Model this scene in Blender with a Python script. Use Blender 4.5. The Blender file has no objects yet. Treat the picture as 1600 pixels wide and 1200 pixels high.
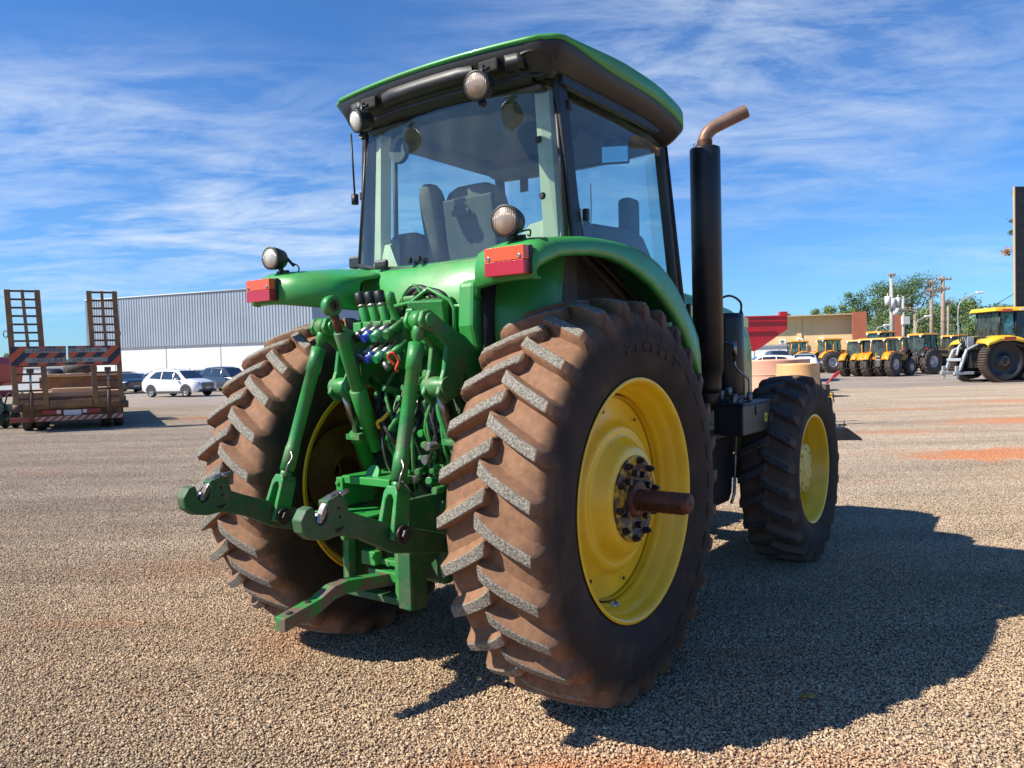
import bpy, math, random
import numpy as np
from mathutils import Vector, Matrix, Euler
random.seed(7)
rnd = random.Random(11)
C = bpy.context.scene
PI = math.pi
# ------------------------------------------------------------------ camera
F, H, PIT, ROL = 1202.0, 1.605, 0.0303, 0.0256
cr, sr = math.cos(ROL), math.sin(ROL)
cp, sp = math.cos(PIT), math.sin(PIT)
FW, U0, R0 = Vector((0, cp, -sp)), Vector((0, sp, cp)), Vector((1, 0, 0))
RT = R0*cr - U0*sr
UP = R0*sr + U0*cr
cam = bpy.data.cameras.new("camera")
camo = bpy.data.objects.new("camera", cam)
C.collection.objects.link(camo)
M3 = Matrix((RT, UP, -FW)).transposed()
camo.matrix_world = Matrix.Translation((0, 0, H)) @ M3.to_4x4()
cam.lens = F/1600*36
cam.sensor_width = 36
cam.clip_end = 3000
cam.clip_start = 0.05
C.camera = camo
# ------------------------------------------------------------------ light
SUN_AZ = Vector((0.965, 0.262))      # horizontal travel direction of the light
SUN_EL = math.radians(43)
w = bpy.data.worlds.new("World"); C.world = w; w.use_nodes = True
nt = w.node_tree; nt.nodes.clear()
N = nt.nodes.new; L = nt.links.new
out = N('ShaderNodeOutputWorld'); bg = N('ShaderNodeBackground')
sky = N('ShaderNodeTexSky'); sky.sky_type = 'NISHITA'; sky.sun_disc = False
sky.sun_elevation = SUN_EL
sky.sun_rotation = math.atan2(-SUN_AZ.x, -SUN_AZ.y)
sky.altitude = 0; sky.air_density = 1.0; sky.dust_density = 0.2; sky.ozone_density = 6
bg.inputs[1].default_value = 0.093
def nmath(op, a=None, b=None, c=None, clamp=False):
    n = N('ShaderNodeMath'); n.operation = op; n.use_clamp = clamp
    for i, v in enumerate((a, b, c)):
        if v is None: continue
        if isinstance(v, (int, float)): n.inputs[i].default_value = v
        else: L(v, n.inputs[i])
    return n.outputs[0]
tc = N('ShaderNodeTexCoord')
sep = N('ShaderNodeSeparateXYZ'); L(tc.outputs['Generated'], sep.inputs[0])
zz = nmath('ADD', nmath('MAXIMUM', sep.outputs[2], 0.0), 0.12)
uu = nmath('DIVIDE', sep.outputs[0], zz); vv = nmath('DIVIDE', sep.outputs[1], zz)
comb = N('ShaderNodeCombineXYZ'); L(uu, comb.inputs[0]); L(vv, comb.inputs[1])
def noise(vec, scale, detail, rough, dist=0.0):
    n = N('ShaderNodeTexNoise'); n.inputs['Scale'].default_value = scale
    n.inputs['Detail'].default_value = detail; n.inputs['Roughness'].default_value = rough
    n.inputs['Distortion'].default_value = dist
    L(vec, n.inputs['Vector']); return n.outputs[0]
mp = N('ShaderNodeMapping'); mp.inputs['Rotation'].default_value = (0, 0, 0.55)
mp.inputs['Scale'].default_value = (0.85, 1.7, 1); L(comb.outputs[0], mp.inputs[0])
mp2 = N('ShaderNodeMapping'); mp2.inputs['Rotation'].default_value = (0, 0, -0.25)
mp2.inputs['Scale'].default_value = (0.6, 1.1, 1); mp2.inputs['Location'].default_value = (3.1, 1.7, 0)
L(comb.outputs[0], mp2.inputs[0])
wisps = noise(mp.outputs[0], 1.6, 9, 0.62, 0.7)
fine = noise(mp2.outputs[0], 4.0, 10, 0.66, 0.9)
def blob(dx, dz, rx, rz):
    # soft patch of cirrus round the direction x/y = dx, z/y = dz
    yy = nmath('MAXIMUM', sep.outputs[1], 0.05)
    a = nmath('DIVIDE', nmath('SUBTRACT', nmath('DIVIDE', sep.outputs[0], yy), dx), rx)
    b = nmath('DIVIDE', nmath('SUBTRACT', nmath('DIVIDE', sep.outputs[2], yy), dz), rz)
    s = nmath('SQRT', nmath('ADD', nmath('MULTIPLY', a, a), nmath('MULTIPLY', b, b)))
    front = nmath('GREATER_THAN', sep.outputs[1], 0.05)
    return nmath('MULTIPLY', nmath('SUBTRACT', 1.0, s, clamp=True), front)
m = blob(-.58, .30, .50, .17)
for args, k in (((.34, .40, .55, .27), 1.05), ((-.45, .15, .6, .08), .7), ((-.25, .2, .38, .12), .5), ((.62, .12, .35, .035), .5), ((.1, .2, .6, .15), .2), ((-.62, .09, .3, .04), .6)):
    m = nmath('ADD', m, nmath('MULTIPLY', blob(*args), k))
base_m = nmath('ADD', m, 0.01)
cl = nmath('MULTIPLY', nmath('SUBTRACT', nmath('ADD', nmath('MULTIPLY', wisps, 0.65), nmath('MULTIPLY', fine, 0.45)), 0.465, clamp=True), 2.8)
cl = nmath('MULTIPLY', cl, nmath('MULTIPLY', base_m, 1.15), clamp=True)
cl = nmath('MINIMUM', nmath('ADD', cl, nmath('MULTIPLY', m, 0.05)), 0.72)
hs = N('ShaderNodeMix'); hs.data_type = 'RGBA'; hs.blend_type = 'MULTIPLY'; hs.inputs[0].default_value = 1
hs.inputs[7].default_value = (.50, .80, 1.09, 1)
L(sky.outputs[0], hs.inputs[6])
mixc = N('ShaderNodeMix'); mixc.data_type = 'RGBA'
L(cl, mixc.inputs[0]); L(hs.outputs[2], mixc.inputs[6]); mixc.inputs[7].default_value = (5.5, 6.2, 7.1, 1)
L(mixc.outputs[2], bg.inputs[0]); L(bg.outputs[0], out.inputs[0])
sl = bpy.data.lights.new("sun", 'SUN'); sl.energy = 5.0; sl.angle = math.radians(0.55); sl.color = (1, .93, .80)
so = bpy.data.objects.new("sun", sl); C.collection.objects.link(so)
d = Vector((SUN_AZ.x*math.cos(SUN_EL), SUN_AZ.y*math.cos(SUN_EL), -math.sin(SUN_EL)))
so.rotation_euler = d.to_track_quat('-Z', 'Y').to_euler(); so.location = (-30, -10, 30)
C.view_settings.view_transform = 'Standard'; C.view_settings.look = 'None'
C.view_settings.exposure = 0.67; C.view_settings.gamma = 1
C.render.engine = 'CYCLES'
C.cycles.max_bounces = 8; C.cycles.transparent_max_bounces = 12

# ------------------------------------------------------------------ helpers
def at(px, py, dist):
    """world point seen at photo pixel (px,py) at forward distance dist"""
    a, b = px-800, py-600
    u = a*cr - b*sr; v = a*sr + b*cr
    D = FW + RT*0 + (R0*u - U0*v)/F
    return Vector((0, 0, H)) + D*(dist/D.y)
def gnd(px, dist):
    p = at(px, 560, dist); return Vector((p.x, p.y, 0))

class MB:
    def __init__(s): s.v = []; s.f = []; s.m = []; s.s = []; s.k = [(0, 0)]
    def mark(s):
        if s.k[-1] != (len(s.v), len(s.f)): s.k.append((len(s.v), len(s.f)))
        return s
    def add(s, vs, fs, mat=0, smooth=False):
        o = len(s.v); s.v += [tuple(v) for v in vs]
        for f in fs:
            s.f.append([i+o for i in f]); s.m.append(mat); s.s.append(smooth)
        return s
    def box(s, c, d, rot=None, mat=0, taper=(1, 1)):
        vs = []
        for z in (-1, 1):
            tx, ty = (taper if z > 0 else (1, 1))
            for x, y in ((-1, -1), (1, -1), (1, 1), (-1, 1)):
                p = Vector((x*d[0]/2*tx, y*d[1]/2*ty, z*d[2]/2))
                if rot is not None: p = rot @ p
                vs.append(p + Vector(c))
        return s.add(vs, [(3, 2, 1, 0), (4, 5, 6, 7), (0, 1, 5, 4), (1, 2, 6, 5), (2, 3, 7, 6), (3, 0, 4, 7)], mat)
    def rod(s, p0, p1, r0, r1=None, n=16, mat=0, caps=True):
        return s.tube([p0, p1], [r0, r0 if r1 is None else r1], n, mat, caps)
    def tube(s, pts, r, n=12, mat=0, caps=True):
        pts = [Vector(p) for p in pts]
        if not isinstance(r, (list, tuple)): r = [r]*len(pts)
        vs = []; prev = None
        for i, p in enumerate(pts):
            if i == 0: t = pts[1]-p
            elif i == len(pts)-1: t = p-pts[i-1]
            else: t = (pts[i+1]-p).normalized() + (p-pts[i-1]).normalized()
            if t.length < 1e-6: t = last.copy() if prev is not None else Vector((0, 0, 1))
            t.normalize(); last = t
            if prev is None:
                a = Vector((0, 0, 1)) if abs(t.z) < .9 else Vector((1, 0, 0))
                u = t.cross(a).normalized()
            else:
                u = (prev - t*prev.dot(t)).normalized()
            prev = u; w_ = t.cross(u)
            for k in range(n):
                a = 2*PI*k/n
                vs.append(p + (u*math.cos(a)+w_*math.sin(a))*r[i])
        fs = []
        for i in range(len(pts)-1):
            for k in range(n):
                fs.append((i*n+k, i*n+(k+1) % n, (i+1)*n+(k+1) % n, (i+1)*n+k))
        s.add(vs, fs, mat, True)
        if caps:
            s.add(vs[:n], [tuple(range(n))[::-1]], mat); s.add(vs[-n:], [tuple(range(n))], mat)
        return s
    def lathe(s, prof, c=(0, 0, 0), n=48, mat=0, axis='y', smooth=True):
        # prof: (a, r) pairs, a along axis
        vs = []
        for a, r in prof:
            for k in range(n):
                t = 2*PI*k/n
                q = {'y': (r*math.cos(t), a, r*math.sin(t)), 'z': (r*math.cos(t), r*math.sin(t), a), 'x': (a, r*math.cos(t), r*math.sin(t))}[axis]
                vs.append((q[0]+c[0], q[1]+c[1], q[2]+c[2]))
        fs = [(i*n+k, i*n+(k+1) % n, (i+1)*n+(k+1) % n, (i+1)*n+k) for i in range(len(prof)-1) for k in range(n)]
        return s.add(vs, fs, mat, smooth)
    def prism(s, poly, o, u, v, th, mat=0, center=True):
        # poly in (u,v), extruded by th along u x v
        o = Vector(o); u = Vector(u).normalized(); v = Vector(v).normalized(); w_ = u.cross(v)
        a = -th/2 if center else 0
        b1 = [o+u*x+v*y+w_*a for x, y in poly]; b2 = [o+u*x+v*y+w_*(a+th) for x, y in poly]
        n = len(poly)
        return s.add(b1+b2, [tuple(range(n))[::-1], tuple(range(n, 2*n))] + [(i, (i+1) % n, n+(i+1) % n, n+i) for i in range(n)], mat)
    def grid(s, rows, mat=0, smooth=True, closed=False):
        n = len(rows[0]); vs = [p for r in rows for p in r]; fs = []
        for i in range(len(rows)-1):
            for k in range(n if closed else n-1):
                fs.append((i*n+k, i*n+(k+1) % n, (i+1)*n+(k+1) % n, (i+1)*n+k))
        return s.add(vs, fs, mat, smooth)
    def bolt(s, p, d, r=.012, h=.012, mat=0):
        p = Vector(p); d = Vector(d).normalized()
        s.tube([p, p+d*h], r, 6, mat); s.f and None
        for i in range(1, 9):
            if i <= len(s.s): s.s[-i] = False
        return s
    def build(s, name, mats, parent=None, bevel=0, loc=None, solid=0, seg=2, fixn=True):
        if len(s.k) > 1:
            ks = s.k + [(len(s.v), len(s.f))]; o = None
            for (v0, f0), (v1, f1) in zip(ks[:-1], ks[1:]):
                if f1 == f0: continue
                q = MB(); q.v = s.v[v0:v1]; q.f = [[i-v0 for i in f] for f in s.f[f0:f1]]; q.m = s.m[f0:f1]; q.s = s.s[f0:f1]
                o = q.build(name, mats, parent, bevel, loc, solid, seg, fixn)
            return o
        me = bpy.data.meshes.new(name)
        me.from_pydata(s.v, [], s.f)
        if not isinstance(mats, (list, tuple)): mats = [mats]
        for m_ in mats: me.materials.append(m_)
        me.polygons.foreach_set('material_index', s.m)
        me.polygons.foreach_set('use_smooth', s.s)
        me.update()
        if fixn:
            import bmesh
            bm = bmesh.new(); bm.from_mesh(me)
            bmesh.ops.remove_doubles(bm, verts=bm.verts, dist=1e-5) if len(s.v) < 20000 else None
            bmesh.ops.recalc_face_normals(bm, faces=bm.faces)
            bm.to_mesh(me); bm.free()
        o = bpy.data.objects.new(name, me); C.collection.objects.link(o)
        if loc is not None: o.location = loc
        if parent is not None: o.parent = parent
        if solid:
            md = o.modifiers.new('s', 'SOLIDIFY'); md.thickness = solid; md.offset = 0
        if bevel:
            md = o.modifiers.new('b', 'BEVEL'); md.width = bevel; md.segments = seg
            md.limit_method = 'ANGLE'; md.angle_limit = math.radians(40); md.harden_normals = False
        return o

def tag(o, label=None, cat=None, group=None, kind=None):
    if label: o['label'] = label
    if cat: o['category'] = cat
    if group: o['group'] = group
    if kind: o['kind'] = kind
    return o
def empty(name, loc=(0, 0, 0), rz=0, label=None, cat=None, group=None):
    o = bpy.data.objects.new(name, None); C.collection.objects.link(o)
    o.location = loc; o.rotation_euler = (0, 0, rz); o.empty_display_size = .3
    return tag(o, label, cat, group)
def copy_tree(o, parent=None):
    c = o.copy(); C.collection.objects.link(c)
    if parent is not None: c.parent = parent
    for ch in [x for x in list(C.collection.objects) if x.parent == o]:
        copy_tree(ch, c)
    return c
def bez(p, n=12):
    # catmull-rom through points
    p = [Vector(q) for q in p]; o = []
    q = [p[0]*2-p[1]] + p + [p[-1]*2-p[-2]]
    for i in range(1, len(q)-2):
        for k in range(n):
            t = k/n; a, b, c_, d_ = q[i-1], q[i], q[i+1], q[i+2]
            o.append(((b*2) + (c_-a)*t + (a*2-b*5+c_*4-d_)*t*t + (b*3-a-c_*3+d_)*t**3)*.5)
    o.append(p[-1]); return o
def lerp(xs, ys, x):
    return float(np.interp(x, xs, ys))

# ------------------------------------------------------------------ materials
def mat(name, col, rough=.5, metal=0, col2=None, scale=5, lo=.4, hi=.6, detail=6, bump=0, bscale=None, coat=0, dust=None, dscale=3, dlo=.5, dhi=.75, damt=1, spec=.5, rough2=None):
    m_ = bpy.data.materials.new(name); m_.use_nodes = True
    t = m_.node_tree; b = t.nodes['Principled BSDF']
    b.inputs['Roughness'].default_value = rough; b.inputs['Metallic'].default_value = metal
    b.inputs['Specular IOR Level'].default_value = spec
    if coat: b.inputs['Coat Weight'].default_value = coat; b.inputs['Coat Roughness'].default_value = .08
    b.inputs['Base Color'].default_value = (*col, 1)
    tcn = t.nodes.new('ShaderNodeTexCoord'); vec = tcn.outputs['Object']
    def nz(sc, det=6, rg=.6):
        n = t.nodes.new('ShaderNodeTexNoise'); n.inputs['Scale'].default_value = sc; n.inputs['Detail'].default_value = det
        n.inputs['Roughness'].default_value = rg; t.links.new(vec, n.inputs['Vector']); return n.outputs[0]
    def ramp(v, a, c_):
        r = t.nodes.new('ShaderNodeMapRange'); r.inputs[1].default_value = a; r.inputs[2].default_value = c_
        t.links.new(v, r.inputs[0]); return r.outputs[0]
    cur = None
    def mixin(cur, colb, fac):
        x = t.nodes.new('ShaderNodeMix'); x.data_type = 'RGBA'
        if cur is None: x.inputs[6].default_value = (*col, 1)
        else: t.links.new(cur, x.inputs[6])
        x.inputs[7].default_value = (*colb, 1); t.links.new(fac, x.inputs[0]); return x.outputs[2]
    if col2: cur = mixin(cur, col2, ramp(nz(scale, detail), lo, hi))
    if dust:
        fd = ramp(nz(dscale, 8, .65), dlo, dhi)
        mm = t.nodes.new('ShaderNodeMath'); mm.operation = 'MULTIPLY'; mm.inputs[1].default_value = damt; t.links.new(fd, mm.inputs[0])
        cur = mixin(cur, dust, mm.outputs[0])
        rr = t.nodes.new('ShaderNodeMapRange'); rr.inputs[3].default_value = rough; rr.inputs[4].default_value = .85
        t.links.new(mm.outputs[0], rr.inputs[0]); t.links.new(rr.outputs[0], b.inputs['Roughness'])
    if cur is not None: t.links.new(cur, b.inputs['Base Color'])
    if bump:
        bp = t.nodes.new('ShaderNodeBump'); bp.inputs['Strength'].default_value = bump; bp.inputs['Distance'].default_value = .01
        t.links.new(nz(bscale or scale*4, 5), bp.inputs['Height']); t.links.new(bp.outputs[0], b.inputs['Normal'])
    return m_
DUST = (.30, .17, .10)
GREEN = mat('green_paint', (.022, .27, .045), .42, coat=.25, col2=(.03, .30, .055), scale=2.5, dust=(.14, .16, .07), dscale=3.6, dlo=.45, dhi=.8, damt=.55, bump=.04, bscale=35)
GREEN2 = mat('worn_green_paint', (.020, .26, .042), .40, col2=(.025, .18, .045), scale=6, dust=(.16, .14, .08), dscale=9, dlo=.46, dhi=.72, damt=.75, bump=.2, bscale=60)
GDIRT = mat('dirty_green_paint', (.014, .10, .03), .55, col2=(.06, .085, .045), scale=14, lo=.45, hi=.7, dust=(.15, .11, .075), dscale=12, dlo=.5, dhi=.75, damt=.8, bump=.25, bscale=80)
YELLOW = mat('yellow_rim_paint', (.90, .58, .014), .36, coat=.2, col2=(.82, .50, .016), scale=3, dust=(.42, .26, .09), dscale=4, dlo=.5, dhi=.9, damt=.45)
YDULL = mat('dusty_yellow_paint', (.52, .36, .03), .6, col2=(.3, .2, .06), scale=6, dust=DUST, dscale=5, dlo=.4, dhi=.7, damt=.6)
BLACK = mat('black_plastic', (.010, .011, .013), .45, col2=(.02, .02, .02), scale=4, dust=(.08, .07, .06), dscale=5, dlo=.5, dhi=.9, damt=.2, bump=.1, bscale=200)
BLACKM = mat('black_muffler_paint', (.008, .009, .012), .4, col2=(.014, .014, .017), scale=8, dust=(.05, .045, .045), dscale=4, dlo=.5, dhi=.9, damt=.2)
RUBBERH = mat('hose_rubber', (.012, .012, .012), .5, bump=.3, bscale=90)
RUST = mat('rusty_steel', (.085, .032, .02), .6, .3, col2=(.16, .06, .03), scale=18, lo=.4, hi=.65, bump=.3, bscale=70)
BOLT = mat('dark_bolt_steel', (.045, .045, .05), .45, .6, col2=(.09, .045, .03), scale=40, lo=.5, hi=.65)
STEEL = mat('bare_steel', (.42, .40, .38), .3, .9, col2=(.25, .2, .17), scale=20, dust=(.2, .13, .09), dscale=14, dlo=.5, dhi=.8, damt=.6)
PIPE = mat('tan_exhaust_metal', (.26, .16, .11), .5, .35, col2=(.19, .11, .075), scale=9, lo=.4, hi=.65, bump=.15, bscale=50)
CREAM = mat('cab_pillar_paint', (.60, .58, .41), .5, col2=(.52, .51, .36), scale=3)
INTER = mat('dark_cab_trim', (.06, .065, .065), .7, col2=(.09, .09, .085), scale=4, bump=.15, bscale=150)
HEADL = mat('cab_headliner', (.10, .115, .12), .85, col2=(.07, .085, .09), scale=4)
SEAT = mat('seat_fabric', (.09, .08, .07), .85, col2=(.14, .12, .10), scale=6, bump=.3, bscale=120)
ORANGE = mat('orange_lens', (.72, .085, .006), .18, coat=.6, bump=.3, bscale=160)
RED = mat('red_lens', (.42, .004, .010), .18, coat=.6, bump=.3, bscale=160)
WHITE = mat('white_paint', (.8, .8, .8), .35, coat=.4)
LABELM = mat('label_sticker', (.7, .7, .68), .5, col2=(.05, .05, .06), scale=55, lo=.5, hi=.55)
BLUEM = mat('blue_coupler', (.01, .06, .5), .3, coat=.4, dust=(.2, .15, .12), dscale=40, damt=.5)
GREENC = mat('green_coupler', (.02, .35, .12), .3, coat=.4, dust=(.2, .15, .12), dscale=40, damt=.5)
REDC = mat('red_coupler', (.7, .05, .03), .4)
YHOSE = mat('yellow_tag', (.75, .42, .02), .5)
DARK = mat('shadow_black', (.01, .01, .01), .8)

def glass_mat(name, tint, dust=.10, gl=.06, refl=1.0):
    m_ = bpy.data.materials.new(name); m_.use_nodes = True; t = m_.node_tree; t.nodes.clear()
    o = t.nodes.new('ShaderNodeOutputMaterial'); tr = t.nodes.new('ShaderNodeBsdfTransparent'); tr.inputs[0].default_value = (*tint, 1)
    g = t.nodes.new('ShaderNodeBsdfGlossy'); g.inputs['Roughness'].default_value = .02; g.inputs[0].default_value = (refl, refl, refl, 1)
    df = t.nodes.new('ShaderNodeBsdfDiffuse'); df.inputs[0].default_value = (.34, .36, .31, 1)
    # thin pane: Schlick reflectance, the same from both sides
    ge = t.nodes.new('ShaderNodeNewGeometry'); dt = t.nodes.new('ShaderNodeVectorMath'); dt.operation = 'DOT_PRODUCT'
    t.links.new(ge.outputs['Normal'], dt.inputs[0]); t.links.new(ge.outputs['Incoming'], dt.inputs[1])
    def mm(op, a_, b_=None):
        n = t.nodes.new('ShaderNodeMath'); n.operation = op
        for i, v in enumerate((a_, b_)):
            if v is None: continue
            if isinstance(v, (int, float)): n.inputs[i].default_value = v
            else: t.links.new(v, n.inputs[i])
        return n.outputs[0]
    frv = mm('ADD', .07, mm('MULTIPLY', .9, mm('POWER', mm('SUBTRACT', 1.0, mm('ABSOLUTE', dt.outputs['Value'])), 5.0)))
    m1 = t.nodes.new('ShaderNodeMixShader'); m2 = t.nodes.new('ShaderNodeMixShader')
    tcn = t.nodes.new('ShaderNodeTexCoord'); mpn = t.nodes.new('ShaderNodeMapping'); mpn.inputs['Scale'].default_value = (6, 6, 1.6)
    t.links.new(tcn.outputs['Object'], mpn.inputs[0])
    nz = t.nodes.new('ShaderNodeTexNoise'); nz.inputs['Scale'].default_value = 1.3; nz.inputs['Detail'].default_value = 7
    t.links.new(mpn.outputs[0], nz.inputs['Vector'])
    mr = t.nodes.new('ShaderNodeMapRange'); mr.inputs[1].default_value = .3; mr.inputs[2].default_value = .8; mr.inputs[3].default_value = dust*.35; mr.inputs[4].default_value = dust*1.9
    t.links.new(nz.outputs[0], mr.inputs[0])
    t.links.new(mr.outputs[0], m1.inputs[0]); t.links.new(tr.outputs[0], m1.inputs[1]); t.links.new(df.outputs[0], m1.inputs[2])
    t.links.new(frv, m2.inputs[0]); t.links.new(m1.outputs[0], m2.inputs[1]); t.links.new(g.outputs[0], m2.inputs[2])
    t.links.new(m2.outputs[0], o.inputs[0]); return m_
GLASS = glass_mat('cab_glass', (.78, .93, .89), .055)
GLASSD = glass_mat('dusty_light_lens', (.9, .9, .85), .5)

def tyre_mat(name, dirt, dirt2, rubber, r_side, r_tread, yc, amt=1.0, side_amt=.35):
    m_ = bpy.data.materials.new(name); m_.use_nodes = True; t = m_.node_tree; b = t.nodes['Principled BSDF']
    b.inputs['Roughness'].default_value = .8; b.inputs['Specular IOR Level'].default_value = .3
    tcn = t.nodes.new('ShaderNodeTexCoord'); sp_ = t.nodes.new('ShaderNodeSeparateXYZ'); t.links.new(tcn.outputs['Object'], sp_.inputs[0])
    def mth(op, a, b2, cl=False):
        n = t.nodes.new('ShaderNodeMath'); n.operation = op; n.use_clamp = cl
        for i, v in enumerate((a, b2)):
            if v is None: continue
            if isinstance(v, (int, float)): n.inputs[i].default_value = v
            else: t.links.new(v, n.inputs[i])
        return n.outputs[0]
    R = mth('SQRT', mth('ADD', mth('MULTIPLY', sp_.outputs[0], sp_.outputs[0]), mth('MULTIPLY', sp_.outputs[2], sp_.outputs[2])), None)
    def nz(sc, det=8, rg=.6):
        n = t.nodes.new('ShaderNodeTexNoise'); n.inputs['Scale'].default_value = sc; n.inputs['Detail'].default_value = det
        n.inputs['Roughness'].default_value = rg; t.links.new(tcn.outputs['Object'], n.inputs['Vector']); return n.outputs[0]
    ay = mth('ABSOLUTE', mth('SUBTRACT', sp_.outputs[1], yc), None)
    n1 = nz(5); n2 = nz(26); n3 = nz(1.7)
    # caked soil: thick on the tread, thin and patchy down the sidewall
    rr = t.nodes.new('ShaderNodeMapRange'); rr.inputs[1].default_value = r_side; rr.inputs[2].default_value = r_tread
    t.links.new(R, rr.inputs[0])
    edge = t.nodes.new('ShaderNodeMapRange'); edge.inputs[1].default_value = .30; edge.inputs[2].default_value = .19; t.links.new(ay, edge.inputs[0])
    f = mth('ADD', mth('MULTIPLY', mth('MULTIPLY', rr.outputs[0], edge.outputs[0]), 1.5*amt), mth('MULTIPLY', mth('SUBTRACT', n1, .5), 1.2))
    f = mth('MAXIMUM', f, mth('MULTIPLY', mth('SUBTRACT', mth('ADD', mth('MULTIPLY', n1, .6), mth('MULTIPLY', n3, .5)), .42), side_amt*4))
    f = mth('MULTIPLY', f, .96, True); f = mth('MULTIPLY', f, mth('ADD', .45, mth('MULTIPLY', mth('ADD', mth('MULTIPLY', n3, .7), mth('MULTIPLY', nz(11), .6)), .95)), True)
    mx = t.nodes.new('ShaderNodeMix'); mx.data_type = 'RGBA'
    mx.inputs[6].default_value = (*dirt, 1); mx.inputs[7].default_value = (*dirt2, 1); t.links.new(n2, mx.inputs[0])
    mx2 = t.nodes.new('ShaderNodeMix'); mx2.data_type = 'RGBA'; mx2.inputs[6].default_value = (*rubber, 1)
    t.links.new(mx.outputs[2], mx2.inputs[7]); t.links.new(f, mx2.inputs[0]); t.links.new(mx2.outputs[2], b.inputs['Base Color'])
    bp = t.nodes.new('ShaderNodeBump'); bp.inputs['Strength'].default_value = .35; bp.inputs['Distance'].default_value = .006
    t.links.new(mth('ADD', nz(9), mth('MULTIPLY', nz(70), .3)), bp.inputs['Height']); t.links.new(bp.outputs[0], b.inputs['Normal'])
    return m_
def lugtop_mat(name, a, b_, c_):
    m_ = bpy.data.materials.new(name); m_.use_nodes = True; t = m_.node_tree; b = t.nodes['Principled BSDF']
    b.inputs['Roughness'].default_value = .85
    tcn = t.nodes.new('ShaderNodeTexCoord')
    vo = t.nodes.new('ShaderNodeTexVoronoi'); vo.inputs['Scale'].default_value = 210; t.links.new(tcn.outputs['Object'], vo.inputs['Vector'])
    nz = t.nodes.new('ShaderNodeTexNoise'); nz.inputs['Scale'].default_value = 110; nz.inputs['Detail'].default_value = 8; t.links.new(tcn.outputs['Object'], nz.inputs['Vector'])
    r = t.nodes.new('ShaderNodeValToRGB'); e = r.color_ramp.elements; e[0].position = .36; e[0].color = (*a, 1); e[1].position = .62; e[1].color = (*c_, 1)
    x = r.color_ramp.elements.new(.5); x.color = (*b_, 1)
    t.links.new(nz.outputs[0], r.inputs[0])
    mx = t.nodes.new('ShaderNodeMix'); mx.data_type = 'RGBA'; mx.blend_type = 'MULTIPLY'; mx.inputs[0].default_value = .35
    bw = t.nodes.new('ShaderNodeRGBToBW'); t.links.new(vo.outputs['Color'], bw.inputs[0]); t.links.new(r.outputs[0], mx.inputs[6]); t.links.new(bw.outputs[0], mx.inputs[7]); t.links.new(mx.outputs[2], b.inputs['Base Color'])
    bp = t.nodes.new('ShaderNodeBump'); bp.inputs['Strength'].default_value = .8; bp.inputs['Distance'].default_value = .006
    t.links.new(nz.outputs[0], bp.inputs['Height']); t.links.new(bp.outputs[0], b.inputs['Normal'])
    return m_
LUG = lugtop_mat('worn_lug_top', (.12, .108, .088), (.23, .21, .175), (.34, .31, .255))
LUGF = lugtop_mat('dark_lug_top', (.03, .03, .03), (.07, .065, .06), (.12, .11, .10))
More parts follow.
